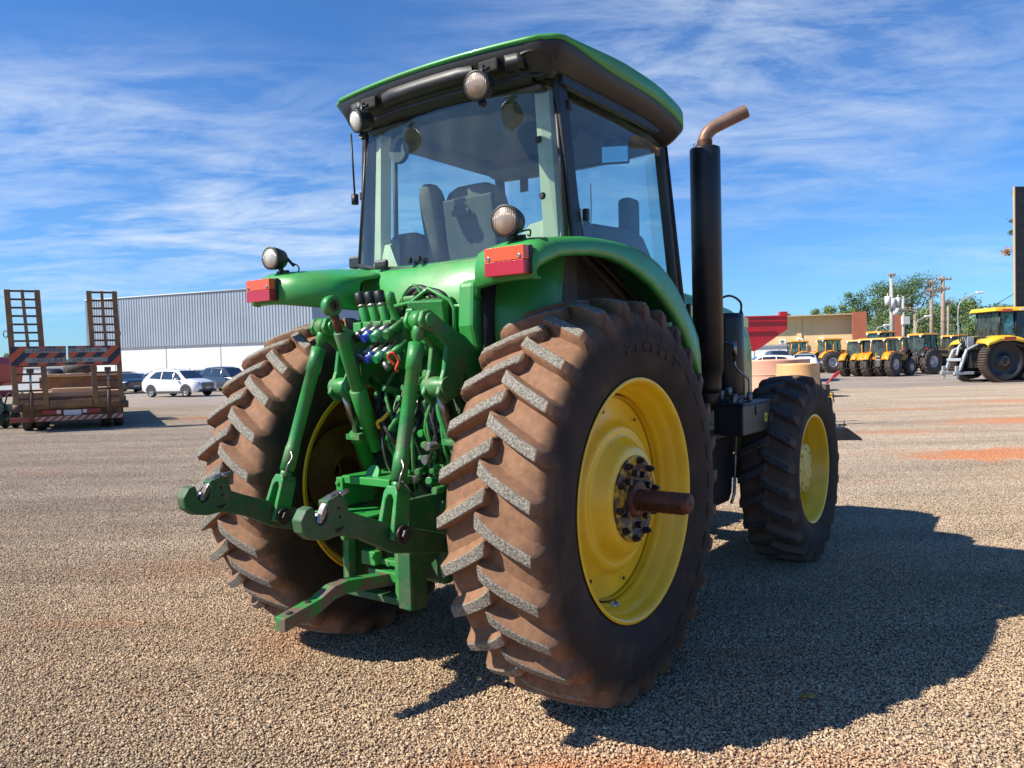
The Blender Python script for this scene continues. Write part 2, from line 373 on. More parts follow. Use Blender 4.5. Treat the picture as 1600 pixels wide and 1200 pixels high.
# ------------------------------------------------------------------ ground
def ground_mats():
    m_ = bpy.data.materials.new('gravel_yard'); m_.use_nodes = True
    def common(t, stone):
        b = t.nodes['Principled BSDF']; b.inputs['Roughness'].default_value = .9; b.inputs['Specular IOR Level'].default_value = .25
        geo = t.nodes.new('ShaderNodeNewGeometry'); pos = geo.outputs['Position']
        def nz(sc, det=6, rg=.6, v=pos):
            n = t.nodes.new('ShaderNodeTexNoise'); n.inputs['Scale'].default_value = sc; n.inputs['Detail'].default_value = det
            n.inputs['Roughness'].default_value = rg; t.links.new(v, n.inputs['Vector']); return n.outputs[0]
        def mth(op, a, b2=None, cl=False):
            n = t.nodes.new('ShaderNodeMath'); n.operation = op; n.use_clamp = cl
            for i, v in enumerate((a, b2)):
                if v is None: continue
                if isinstance(v, (int, float)): n.inputs[i].default_value = v
                else: t.links.new(v, n.inputs[i])
            return n.outputs[0]
        def rng(v, a, c_, x=0, y=1):
            r = t.nodes.new('ShaderNodeMapRange'); r.inputs[1].default_value = a; r.inputs[2].default_value = c_
            r.inputs[3].default_value = x; r.inputs[4].default_value = y; t.links.new(v, r.inputs[0]); return r.outputs[0]
        def mix(f, a, c_):
            x = t.nodes.new('ShaderNodeMix'); x.data_type = 'RGBA'
            for i, v in ((0, f), (6, a), (7, c_)):
                if isinstance(v, tuple): x.inputs[i].default_value = (*v, 1)
                elif isinstance(v, (int, float)): x.inputs[i].default_value = v
                else: t.links.new(v, x.inputs[i])
            return x.outputs[2]
        sx = t.nodes.new('ShaderNodeSeparateXYZ'); t.links.new(pos, sx.inputs[0])
        if stone:
            at_ = t.nodes.new('ShaderNodeAttribute'); at_.attribute_name = 'rnd'
            r = t.nodes.new('ShaderNodeValToRGB'); e = r.color_ramp.elements
            cols = [(0, (.18, .128, .088)), (.15, (.33, .242, .162)), (.35, (.48, .345, .215)), (.55, (.58, .42, .255)), (.72, (.47, .37, .265)), (.85, (.67, .52, .36)), (1, (.52, .32, .175))]
            e[0].position = 0; e[0].color = (*cols[0][1], 1); e[1].position = 1; e[1].color = (*cols[-1][1], 1)
            for p_, c_ in cols[1:-1]:
                x = e.new(p_); x.color = (*c_, 1)
            t.links.new(at_.outputs['Fac'], r.inputs[0]); col = r.outputs[0]
        else:
            n = nz(60, 8, .7)
            # soil between the stones close by, whole surface far away
            col = mix(rng(n, .35, .65), (.24, .185, .14), (.50, .405, .31))
            nearf = rng(sx.outputs[1], 18, 40)
            near = mix(rng(nz(30, 4), .4, .6), (.24, .16, .11), (.40, .25, .16))
            col = mix(nearf, near, col)
        # greyer gravel further off, warmer near the camera
        g = mth('ADD', rng(sx.outputs[1], 4.0, 11.0), mth('MULTIPLY', mth('SUBTRACT', nz(.35, 4), .5), 1.6), True)
        hv = t.nodes.new('ShaderNodeHueSaturation'); hv.inputs['Saturation'].default_value = .70; hv.inputs['Value'].default_value = .86
        t.links.new(col, hv.inputs['Color'])
        col = mix(mth('MULTIPLY', g, .9), col, hv.outputs[0])
        # red clay dust in streaks
        st = t.nodes.new('ShaderNodeMapping'); st.inputs['Scale'].default_value = (.3, 1.0, 1); st.inputs['Rotation'].default_value = (0, 0, -.35); t.links.new(pos, st.inputs[0])
        cl = rng(nz(1.15, 8, .68, st.outputs[0]), .56, .74)
        fine = rng(nz(14, 6, .7), .3, .75)
        cl = mth('MULTIPLY', cl, fine)
        for (x, y, rx, ry, k) in ((7.6, 11.6, 1.9, .85, 2.2), (6.9, 9.6, .6, .3, .8), (11.5, 17.0, 2.6, 1.0, 1.3), (7.6, 15.2, 1.4, .6, .7), (17, 23, 5, 1.6, 1.0), (10.5, 21, 2, .7, .7), (.1, 2.85, 1.0, .35, .9), (1.4, 2.6, .6, .4, .6), (-1.35, 4.6, .3, .7, .35), (-9.6, 25, 2.2, 1.0, 1.1), (1.05, 4.1, .8, .12, .6), (-2.6,6.2,1.2,.5,.25)):
            a = mth('DIVIDE', mth('SUBTRACT', sx.outputs[0], x), rx); b2 = mth('DIVIDE', mth('SUBTRACT', sx.outputs[1], y), ry)
            dd = mth('SQRT', mth('ADD', mth('MULTIPLY', a, a), mth('MULTIPLY', b2, b2)))
            q = mth('SUBTRACT', mth('ADD', 1.0, mth('MULTIPLY', mth('SUBTRACT', nz(1.9/max(.4, ry), 6), .5), 1.7)), dd, True)
            cl = mth('ADD', cl, mth('MULTIPLY', q, k), True)
        bands = t.nodes.new('ShaderNodeMapping'); bands.inputs['Scale'].default_value = (.16, 1.0, 1); bands.inputs['Rotation'].default_value = (0, 0, .5); t.links.new(pos, bands.inputs[0])
        bv = t.nodes.new('ShaderNodeHueSaturation'); t.links.new(col, bv.inputs['Color'])
        t.links.new(mth('MULTIPLY', rng(nz(1.1, 5, .6, bands.outputs[0]), .34, .66, .80, 1.10), rng(nz(.5, 4), .3, .7, .90, 1.08)), bv.inputs['Value']); col = bv.outputs[0]
        amt = mth('MULTIPLY', cl, .85 if not stone else .66)
        col = mix(amt, col, (.58, .19, .06))
        t.links.new(col, b.inputs['Base Color'])
        if not stone:
            bp = t.nodes.new('ShaderNodeBump'); bp.inputs['Strength'].default_value = .9; bp.inputs['Distance'].default_value = .02
            t.links.new(nz(45, 5, .7), bp.inputs['Height']); t.links.new(bp.outputs[0], b.inputs['Normal'])
    common(m_.node_tree, False)
    s = bpy.data.materials.new('gravel_stone'); s.use_nodes = True
    common(s.node_tree, True)
    return m_, s
GMAT, SMAT = ground_mats()
g = MB(); g.add([(-1500, -60, 0), (1500, -60, 0), (1500, 2500, 0), (-1500, 2500, 0)], [(0, 1, 2, 3)])
go = g.build('ground', GMAT, fixn=False); go.location.z = -.012; tag(go, kind='structure')

def gravel():
    rg = np.random.default_rng(5); T = 1.5; n = 24500
    t_ = (1+5**.5)/2
    ico = np.array([(-1, t_, 0), (1, t_, 0), (-1, -t_, 0), (1, -t_, 0), (0, -1, t_), (0, 1, t_), (0, -1, -t_), (0, 1, -t_), (t_, 0, -1), (t_, 0, 1), (-t_, 0, -1), (-t_, 0, 1)])/1.9
    fc = np.array([(0, 11, 5), (0, 5, 1), (0, 1, 7), (0, 7, 10), (0, 10, 11), (1, 5, 9), (5, 11, 4), (11, 10, 2), (10, 7, 6), (7, 1, 8), (3, 9, 4), (3, 4, 2), (3, 2, 6), (3, 6, 8), (3, 8, 9), (4, 9, 5), (2, 4, 11), (6, 2, 10), (8, 6, 7), (9, 8, 1)])
    V = np.repeat(ico[None], n, 0)*(1+rg.uniform(-.28, .28, (n, 12, 1)))
    size = rg.uniform(.0031, .0066, (n, 1, 1))*(1+.55*(rg.random((n, 1, 1)) > .94))
    V = V*np.stack([rg.uniform(.9, 1.6, n), rg.uniform(.7, 1.1, n), rg.uniform(.45, .8, n)], 1)[:, None, :]*size
    def rot(ax, a):
        c_, s_ = np.cos(a), np.sin(a); R = np.zeros((n, 3, 3)); i, j = [(1, 2), (0, 2), (0, 1)][ax]
        R[:, ax, ax] = 1; R[:, i, i] = c_; R[:, j, j] = c_; R[:, i, j] = -s_; R[:, j, i] = s_; return R
    R = rot(2, rg.uniform(0, 6.28, n)) @ rot(0, rg.normal(0, .35, n)) @ rot(1, rg.normal(0, .3, n))
    V = np.einsum('nij,nkj->nki', R, V)
    P = np.stack([rg.uniform(-T/2, T/2, n), rg.uniform(-T/2, T/2, n), rg.uniform(-.006, .001, n)-.003], 1)
    V = (V+P[:, None, :]).reshape(-1, 3)
    Fc = (fc[None]+(np.arange(n)*12)[:, None, None]).reshape(-1)
    me = bpy.data.meshes.new('gravel'); nf = n*20
    me.vertices.add(n*12); me.vertices.foreach_set('co', V.reshape(-1).astype(np.float32))
    me.loops.add(nf*3); me.loops.foreach_set('vertex_index', Fc.astype(np.int32))
    me.polygons.add(nf); me.polygons.foreach_set('loop_start', np.arange(nf, dtype=np.int32)*3)
    a = me.attributes.new('rnd', 'FLOAT', 'FACE'); a.data.foreach_set('value', np.repeat(rg.random(n), 20).astype(np.float32))
    me.materials.append(SMAT); me.update(); me.validate()
    o = bpy.data.objects.new('gravel', me); C.collection.objects.link(o); tag(o, 'tan and grey crushed stone covering the yard', 'gravel', kind='stuff')
    gt = bpy.data.node_groups.new('scatter', 'GeometryNodeTree')
    gt.interface.new_socket('Geometry', in_out='INPUT', socket_type='NodeSocketGeometry'); gt.interface.new_socket('Geometry', in_out='OUTPUT', socket_type='NodeSocketGeometry')
    gi = gt.nodes.new('NodeGroupInput'); gg = gt.nodes.new('NodeGroupOutput')
    nx, ny = 40, 22
    gr = gt.nodes.new('GeometryNodeMeshGrid'); gr.inputs[0].default_value = T*(nx-1); gr.inputs[1].default_value = T*(ny-1); gr.inputs[2].default_value = nx; gr.inputs[3].default_value = ny
    tr = gt.nodes.new('GeometryNodeTransform'); tr.inputs['Translation'].default_value = (0, 2.4+T*(ny-1)/2-.9, 0); gt.links.new(gr.outputs[0], tr.inputs[0])
    ip = gt.nodes.new('GeometryNodeInstanceOnPoints'); gt.links.new(tr.outputs[0], ip.inputs['Points']); gt.links.new(gi.outputs[0], ip.inputs['Instance'])
    rv = gt.nodes.new('FunctionNodeRandomValue'); rv.data_type = 'INT'; rv.inputs[4].default_value = 0; rv.inputs[5].default_value = 3
    mu = gt.nodes.new('ShaderNodeMath'); mu.operation = 'MULTIPLY'; mu.inputs[1].default_value = PI/2; gt.links.new(rv.outputs[2], mu.inputs[0])
    cx = gt.nodes.new('ShaderNodeCombineXYZ'); gt.links.new(mu.outputs[0], cx.inputs[2]); gt.links.new(cx.outputs[0], ip.inputs['Rotation'])
    gt.links.new(ip.outputs[0], gg.inputs[0])
    md = o.modifiers.new('scatter', 'NODES'); md.node_group = gt
gravel()
# ------------------------------------------------------------------ the green tractor
TX, TY, TH = -.2919, 4.2543, .6287
T = empty('tractor', (TX, TY, 0), PI/2-TH, 'large green farm tractor with yellow wheels seen from behind, parked on the gravel', 'tractor')

def tyre(name, parent, mats, y0, R, hw, rb, nl, lh, drop, side, topw=.021, xw=.02):
    """agricultural tyre round local origin; y0 = centre plane, hw = half tread width"""
    m_ = MB(); k = R/.956; Rc = R-lh
    prof = [(-hw*.80, rb-.012), (-hw*.88, rb+.012*k), (-hw*.97, rb+.06*k), (-hw*1.055, rb+.14*k), (-hw*1.075, rb+.20*k), (-hw*1.05, Rc-.065*k), (-hw*.97, Rc-.025*k), (-hw*.80, Rc-.006*k), (-hw*.4, Rc+.003), (0, Rc+.006)]
    prof = prof + [(-a, r) for a, r in prof[-2::-1]]
    m_.lathe([(y0+a, r) for a, r in prof], n=96)
    pitch = 2*PI/nl
    for sd in (-1, 1):
        for i in range(nl):
            a0 = i*pitch + (pitch/2 if sd > 0 else 0) + rnd.uniform(-.004, .004)
            rows = []; tops = []
            S = [(-.03, .012, .20), (0, .0, .92), (.10, .0, 1), (.3, 0, 1), (.5, 0, 1), (.72, 0, 1), (.94, 0, .985), (.955, 0, .90), (1.0, 0, .70), (1.035, 0, .45), (1.075, 0, .02)]
            wv = rnd.uniform(-.0015, .0015)
            for s_, dn, hf in S:
                dy = sd*(-xw + s_*(hw+xw))
                ss = min(max(s_, 0), 1.0)
                ang = a0 - drop*(ss**.86) - (.35*max(0, s_-1)*drop)
                rc = lerp([-hw*1.075, -hw*1.05, -hw*.97, -hw*.8, 0], [Rc-.14*k, Rc-.065*k, Rc-.025*k, Rc-.006*k, Rc+.006], -abs(dy)) - .012
                if s_ > 1.04: rt = Rc-.12*k
                elif s_ > 1.01: rt = Rc-.014*k
                elif s_ > .98: rt = R-.042*k
                elif s_ > .95: rt = R-.029*k
                else: rt = rc+.012 + (R-rc-.012)*hf - .040*k*max(0, s_-.40)
                tw = (topw + wv)/R*(1 + .25*max(0, .15-abs(s_))/.15 if s_ < .15 else 1)
                if s_ > .95: tw *= .85 if s_ < 1 else 1.1
                if s_ < 0: tw *= .5
                bl, bu = tw+.014/R, tw+.048/R
                if s_ < 0: bl, bu = tw+.006/R, tw+.018/R
                mid = rc + (rt-rc)*.45
                r_ = []
                for a_, rad in ((-bl, rc), (-tw-.004/R, mid), (-tw, rt-.004), (-tw+.005/R, rt), (tw-.005/R, rt), (tw, rt-.004), (tw+.016/R, rc+(rt-rc)*.42), (bu, rc)):
                    q = ang+a_
                    r_.append((-rad*math.cos(q), y0+dy, rad*math.sin(q)))
                rows.append(r_)
            n0 = len(m_.f)
            m_.grid(rows, 0, True)
            m_.add(rows[0], [tuple(range(8))], 0); m_.add(rows[-1], [tuple(range(8))[::-1]], 0)
            # worn top faces: strips 2..4 of rows 1..7
            for ri in range(1, 6):
                for st in (2, 3, 4):
                    fi = n0 + ri*7 + st
                    m_.m[fi] = 1 if st == 3 or ri in (1, 5) else 1
                    m_.s[fi] = False
    o = m_.build('tyre', mats, parent)
    return o

RT_ = tyre_mat('soil_caked_rear_tyre', (.095, .05, .03), (.36, .19, .105), (.024, .019, .015), .79, .90, 0, 1.05, .10)
FT_ = tyre_mat('dark_front_tyre', (.10, .065, .045), (.14, .09, .065), (.022, .018, .015), .60, .70, 0, .8, .16)

YIN = mat('shade_toned_inner_rim', (.26, .15, .018), .6, col2=(.16, .085, .02), scale=5, dust=(.10, .055, .025), dscale=6, dlo=.4, dhi=.7, damt=.8)  # rim yellow darkened and browned: shade of the inner side put into the colour
def rear_wheel(side):
    """side -1 right, +1 left"""
    y = side
    off = 1.093*y
    r = MB()
    # axial positions from the wheel centre plane (.87), outward positive
    def pr(lst): return [(y*a, r_) for a, r_ in lst]
    rim = [(1.093, .576), (1.098, .570), (1.092, .556), (1.075, .546), (1.045, .541), (1.035, .536), (1.025, .522), (.985, .517), (.975, .512), (.965, .503), (.93, .500), (.87, .497), (.80, .497), (.775, .512), (.70, .52), (.665, .541), (.648, .56), (.65, .576), (.645, .580), (.635, .576), (.64, .555), (.70, .505), (.87, .485), (.95, .49)]
    r.lathe(pr([(a-.87, q) for a, q in rim]), n=96)
    disc = [(.925, .499), (.925, .485), (.932, .44), (.944, .385), (.952, .365), (.968, .352), (.985, .343), (.992, .33), (.990, .315), (.988, .300), (.998, .286), (1.025, .268), (1.050, .250), (1.059, .238), (1.060, .19), (1.060, .05)]
    r.lathe(pr([(a-.87, q) for a, q in disc]), n=96)
    disc2 = [(a-.018, q) for a, q in disc]
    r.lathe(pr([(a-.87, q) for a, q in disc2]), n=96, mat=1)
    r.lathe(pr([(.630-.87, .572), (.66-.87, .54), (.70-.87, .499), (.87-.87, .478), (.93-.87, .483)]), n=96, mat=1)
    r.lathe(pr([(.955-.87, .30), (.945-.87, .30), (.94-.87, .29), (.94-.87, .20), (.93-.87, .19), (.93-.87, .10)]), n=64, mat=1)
    r.lathe(pr([(.930-.87, .5045), (.934-.87, .496), (.926-.87, .492)]), n=96, mat=2)
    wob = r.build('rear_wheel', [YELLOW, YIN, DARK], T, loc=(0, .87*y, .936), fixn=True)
    wob['label'] = 'right rear wheel with yellow rim and long axle shaft' if side < 0 else 'left rear wheel behind the lift arms'
    ty = tyre('tyre', wob, [RT_, LUG], 0,   .956, .245, .565, 29, .066, .155, side, topw=.026)
    ty.rotation_euler = (0, .05, 0)
    hb = MB()
    hb.lathe(pr([(1.058-.87, .205), (1.068-.87, .205), (1.070-.87, .20), (1.070-.87, .165), (1.066-.87, .16), (1.066-.87, .05)]), n=64)
    hb.lathe(pr([(1.066-.87, .088), (1.088-.87, .086), (1.090-.87, .07), (1.090-.87, .04)]), n=48, mat=1)
    hb.build('hub', [mat('rusty_hub_plate', (.55, .33, .02), .5, col2=(.05, .03, .025), scale=12, lo=.42, hi=.52), RUST], wob)
    bt = MB()
    for i in range(12):
        a = 2*PI*i/12; bt.mark(); bt.bolt((.245*math.cos(a), y*.112, .245*math.sin(a)), (0, -y, 0), .013, .02)
    for i in range(10):
        a = 2*PI*i/10+.15
        bt.mark(); c = (.183*math.cos(a), y*.198, .183*math.sin(a)); bt.bolt(c, (0, y, 0), .017, .026)
        bt.tube([(c[0], c[1]+y*.026, c[2]), (c[0], c[1]+y*.038, c[2])], [.010, .008], 8)
    for i in range(10):
        if i in (4, 6): continue
        a = 2*PI*i/10+.42
        bt.mark(); c = (.125*math.cos(a), y*.196, .125*math.sin(a)); bt.bolt(c, (0, y, 0), .017, .026)
    for i in range(8):
        a = 2*PI*i/8+.2; bt.mark()
        bt.tube([(.425*math.cos(a), y*(.948-.87), .425*math.sin(a)), (.425*math.cos(a), y*(.953-.87), .425*math.sin(a))], .009, 10)
    bt.build('wheel_bolt', BOLT, wob)
    ax = MB()
    ax.lathe(pr([(.2, .048), (.215, .048), (.465, .0475), (.472, .043), (.473, 0.0)]), n=32)
    ax.lathe(pr([(.473, .010), (.4735, .010), (.4735, 0)]), n=12, mat=1)
    # rack teeth along the underside and front of the shaft
    for i in range(19):
        a_ = .225+i*.0125
        for q in range(-3, 4):
            t = PI*1.22+q*.16
            ax.box((.0505*math.cos(t), y*a_, .0505*math.sin(t)), (.009, .0065, .010), rot=Euler((0, -t, 0)).to_matrix())
    ax.build('axle_shaft', [RUST, DARK], wob)
    if side < 0:
        lb = MB()
        a = -PI/2-.10
        rows = []
        for i in range(5):
            t = a + (i-2)*.036
            rows.append([(.5135*math.cos(t), -.1155, .5135*math.sin(t)), (.509*math.cos(t), -.105, .509*math.sin(t)), (.4985*math.cos(t), -.086, .4985*math.sin(t))])
        lb.grid(rows); lb.build('rim_sticker', LABELM, wob, solid=.0015)
    return wob
rear_wheel(-1); rear_wheel(1)

# raised sidewall lettering on the right rear tyre
def arc_text(txt, parent, r, y, a_mid, size, name, m_, depth=.004, step=None, flip=1):
    step = step or size*1.05/r
    n = len(txt)
    for i, ch in enumerate(txt): pass
    mb = MB()
    for i, ch in enumerate(txt):
        a = a_mid + (i-(n-1)/2)*step
        cu = bpy.data.curves.new('c', 'FONT'); cu.body = ch; cu.size = size; cu.align_x = 'CENTER'; cu.extrude = depth; cu.resolution_u = 2
        ob = bpy.data.objects.new('c', cu); C.collection.objects.link(ob)
        me = ob.to_mesh()
        vs = []
        for v in me.vertices:
            # outward is -y for the right side: x reads forwards
            x_, z_ = v.co.x, v.co.y - size*.35
            X = (r+z_)*math.sin(a)+x_*math.cos(a); Z = (r+z_)*math.cos(a)-x_*math.sin(a)
            vs.append((X, y - v.co.z, Z))
        mb.add(vs, [tuple(p.vertices) for p in me.polygons])
        ob.to_mesh_clear(); bpy.data.objects.remove(ob); bpy.data.curves.remove(cu)
    return mb.build(name, m_, parent)
rw = [o for o in C.collection.objects if o.name == 'rear_wheel'][0]
arc_text('PIRELLI', rw, .725, -.262, .12, .085, 'tyre_lettering', mat('raised_tyre_letters', (.045, .030, .022), .8), .0025, .118)

def front_wheel(side):
    y = side
    def pr(lst): return [(y*(a-.97), q) for a, q in lst]
    r = MB()
    r.lathe(pr([(1.14, .42), (1.146, .413), (1.138, .402), (1.11, .39), (1.07, .385), (1.055, .368), (1.02, .362), (1.01, .35), (.96, .345), (.90, .345), (.88, .36), (.82, .37), (.80, .39), (.792, .42), (.80, .425), (.83, .38), (.97, .335), (1.02, .345)]), n=80)
    r.lathe(pr([(.955, .346), (.96, .33), (.975, .27), (.97, .22), (.97, .12), (.97, .05)]), n=80)
    r.lathe(pr([(.945, .346), (.95, .33), (.965, .27), (.955, .2), (.955, .05)]), n=80)
    wb = r.build('front_wheel', YELLOW, T, loc=(2.86, .97*y, .715))
    ty = tyre('tyre', wb, [FT_, LUGF], 0, .722, .19, .41, 23, .050, .160, side, topw=.026)
    h = MB()
    h.lathe(pr([(.97, .17), (1.03, .17), (1.035, .192), (1.062, .192), (1.072, .186), (1.075, .17), (1.078, .12), (1.085, .09), (1.087, 0)]), n=56)
    for i in range(8):
        a = i*PI/4; h.bolt((.15*math.cos(a), y*.105, .15*math.sin(a)), (0, y, 0), .012, .01)
    h.build('hub_cap', YDULL if False else mat('pale_yellow_hub', (.62, .52, .10), .5, col2=(.5, .38, .05), scale=9), wb, bevel=0)
    return wb
front_wheel(-1); front_wheel(1)

# --- fenders -------------------------------------------------------
FX = [-.630, -.625, -.605, -.55, -.45, -.3, -.15, 0, .15, .3, .45, .6, .72, .85, .95, 1.03, 1.09]
def zr(x): return lerp([-.63, -.625, -.605, -.55, -.38, -.17, .1, .4, .55, .72, .88, 1.05, 1.25], [1.955, 2.05, 2.095, 2.122, 2.145, 2.172, 2.186, 2.18, 2.155, 2.09, 2.0, 1.85, 1.7], x)
def zo(x): return lerp([-.63, -.625, -.605, -.45, -.24, -.05, .06, .2, .405, .55, .716, .85, .93, 1.06, 1.2, 1.33], [1.95, 1.99, 2.02, 2.075, 2.105, 2.115, 2.105, 2.085, 2.03, 1.965, 1.87, 1.77, 1.69, 1.53, 1.36, 1.12], x)
def fender(side):
    m_ = MB(); rows = []
    for x in FX:
        a, b = zr(x), zo(x)
        t = 0
        r_ = []
        for y_, f in ((.925, None), (.952, -.022), (.958, 0), (.955, .35), (.942, .66), (.92, .88), (.885, 1), (.82, 1.0), (.74, 1), (.62, 1.0), (.5, 1.0), (.42, .98)):
            if f is None: z = b-.022
            elif f < 0: z = b-.022
            else: z = b + (a-b)*f
            xx = x
            # tuck the rear inner corner forward, towards the cab panel
            k_ = max(0, (.66-y_)/.24); xx = x + .30*k_**1.4*max(0, 1-(x+.63)/.55)
            if y_ < .80: z -= lerp([-.63, -.3, .05, .3], [.045, .06, .05, .04], x)*((.80-y_)/.38)**1.25
            if x <= -.625: z = max(z, 1.95) if y_ > .66 else z
            r_.append((xx, side*y_, z))
        rows.append(r_)
    # lower rear lip
    rows.insert(0, [(p[0]+.03, p[1], p[2]-.005) for p in rows[0]])
    m_.grid(rows)
    o = m_.build('fender', GREEN, T, solid=.010)
    # inner wall under the fender
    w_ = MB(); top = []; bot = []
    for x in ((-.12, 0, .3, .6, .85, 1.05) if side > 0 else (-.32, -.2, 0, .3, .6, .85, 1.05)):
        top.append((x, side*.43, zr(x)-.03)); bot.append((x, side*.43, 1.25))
    w_.grid([top, bot]); w_.build('inner_fender', mat('shaded_arch_lining', (.008, .03, .012), .7, col2=(.012, .012, .012), scale=4, lo=.4, hi=.5), T, solid=.01)  # shade under the fender is put into this near-black green
    # tail light
    e = MB(); yc_ = .832*side
    e.box((-.632, yc_, 2.022), (.03, .212, .122)); e.build('light_backing', BLACK, T, bevel=.006)
    e = MB(); e.box((-.66, yc_, 2.050), (.05, .202, .058)); e.box((-.66, yc_, 1.990), (.05, .202, .058), mat=1)
    for s_ in (-1, 1): e.rod((-.686, yc_+s_*.080, 2.035), (-.689, yc_+s_*.080, 2.035), .009, mat=2)
    e.build('tail_light', [ORANGE, RED, STEEL], T, bevel=.008)
    return o
fender(-1); fender(1)

def work_light(c, aim, r, name, lensm, stem=None, depth=.09):
    c = Vector(c); a = Vector(aim).normalized(); m_ = MB()
    m_.tube([c-a*depth, c-a*depth*.85, c-a*depth*.35, c, c+a*.006, c+a*.006], [r*.55, r*.82, r*.98, r*1.02, r*1.02, r*.93], 28)
    if stem:
        for p0, p1, rr in stem: m_.rod(p0, p1, rr, n=8)
    h = m_.build(name, BLACK, T)
    l = MB(); l.tube([c+a*.002, c+a*.009, c+a*.012], [r*.90, r*.8, 0.001], 28, caps=False)
    up = Vector((0, 0, 1)); sd = a.cross(up).normalized(); up = sd.cross(a)
    for k in range(-6, 7):
        q = k*r*.13; hh = math.sqrt(max(0, (r*.84)**2-q*q))
        l.rod(c+a*.0085+sd*q-up*hh, c+a*.0085+sd*q+up*hh, r*.035, n=5)
    l.build('lens', lensm, h)
    return h
LENS = mat('frosted_lamp_lens', (.55, .54, .48), .2, coat=.8, col2=(.42, .38, .32), scale=9, bump=.12, bscale=160)
LENSD = mat('dusty_lamp_lens', (.26, .19, .14), .28, coat=.7, col2=(.42, .33, .25), scale=7, bump=.12, bscale=160)
work_light((-.62, -.798, 2.198), (-1, -.12, -.08), .068, 'work_light', LENSD, [((-.57, -.80, 2.21), (-.55, -.80, 2.11), .014), ((-.55, -.85, 2.135), (-.55, -.75, 2.135), .010)])
work_light((-.615, .80, 2.198), (-1, -.12, -.03), .062, 'work_light', LENS, [((-.57, .79, 2.20), (-.55, .79, 2.10), .014), ((-.55, .83, 2.125), (-.55, .74, 2.125), .010), ((-.53,.78,2.21),(-.50,.75,2.16),.008)])
cb = MB(); cb.tube(bez([(-.53, -.80, 2.16), (-.50, -.84, 2.17), (-.44, -.80, 2.155), (-.40, -.76, 2.17)]), .004, 6); cb.build('lamp_cable', RUBBERH, T)
cb = MB(); cb.tube(bez([(-.52, .78, 2.19), (-.48, .74, 2.16), (-.50, .73, 2.12), (-.55, .77, 2.115)]), .004, 6); cb.build('lamp_cable', RUBBERH, T)

# --- rear cab panel -------------------------------------------------
m_ = MB(); rows = []
for z, xo in ((2.135, -.01), (2.10, -.045), (2.04, -.085), (1.95, -.115), (1.85, -.13), (1.75, -.13), (1.64, -.12)):
    r_ = []
    for i in range(25):
        y_ = .70 - i*(1.40/24)
        bulge = -.15*(1-(abs(y_)/.73)**2)
        edge = .10*max(0, (abs(y_)-.55)/.15)**2
        zz_ = z + (.07*(abs(y_)/.73)**2.2 if z > 2.0 else 0)
        r_.append((bulge + xo + edge, y_, zz_))
    rows.append(r_)
m_.grid(rows); m_.build('rear_panel', GREEN, T, solid=.012)
# side fin between panel and wheel arch
m_ = MB(); m_.prism([(-.36, 1.99), (-.30, 2.01), (-.10, 1.99), (-.05, 1.64), (-.20, 1.64), (-.34, 1.66), (-.375, 1.78)], (0, -.36, 0), (1, 0, 0), (0, 0, 1), .10); m_.build('side_gusset', GREEN, T, bevel=.02)

# --- cab ------------------------------------------------------------
cabf = MB()
GB = [(-.03+ -.14*(1-(y_/.73)**2), y_, 2.115+.085*(abs(y_)/.73)**2) for y_ in [.735-i*1.47/16 for i in range(17)]]
GT = [(-.0 + -.11*(1-(y_/.66)**2), y_, 3.0) for y_ in [.665-i*1.33/16 for i in range(17)]]
def mids(A, B, t): return [tuple(a[i]*(1-t)+b[i]*t for i in range(3)) for a, b in zip(A, B)]
gl = MB(); gl.grid([mids(GB, GT, t) for t in (0, .25, .5, .75, 1)]); gl.build('rear_window', GLASS, T, fixn=False)
# black seals round the rear window
fr = MB(); fr.tube(GB, .013, 8); fr.tube([GB[0], GT[0]], .010, 8); fr.tube([GB[-1], GT[-1]], .012, 8); fr.tube(GT, .016, 8)
fr.build('window_seal', BLACK, T)
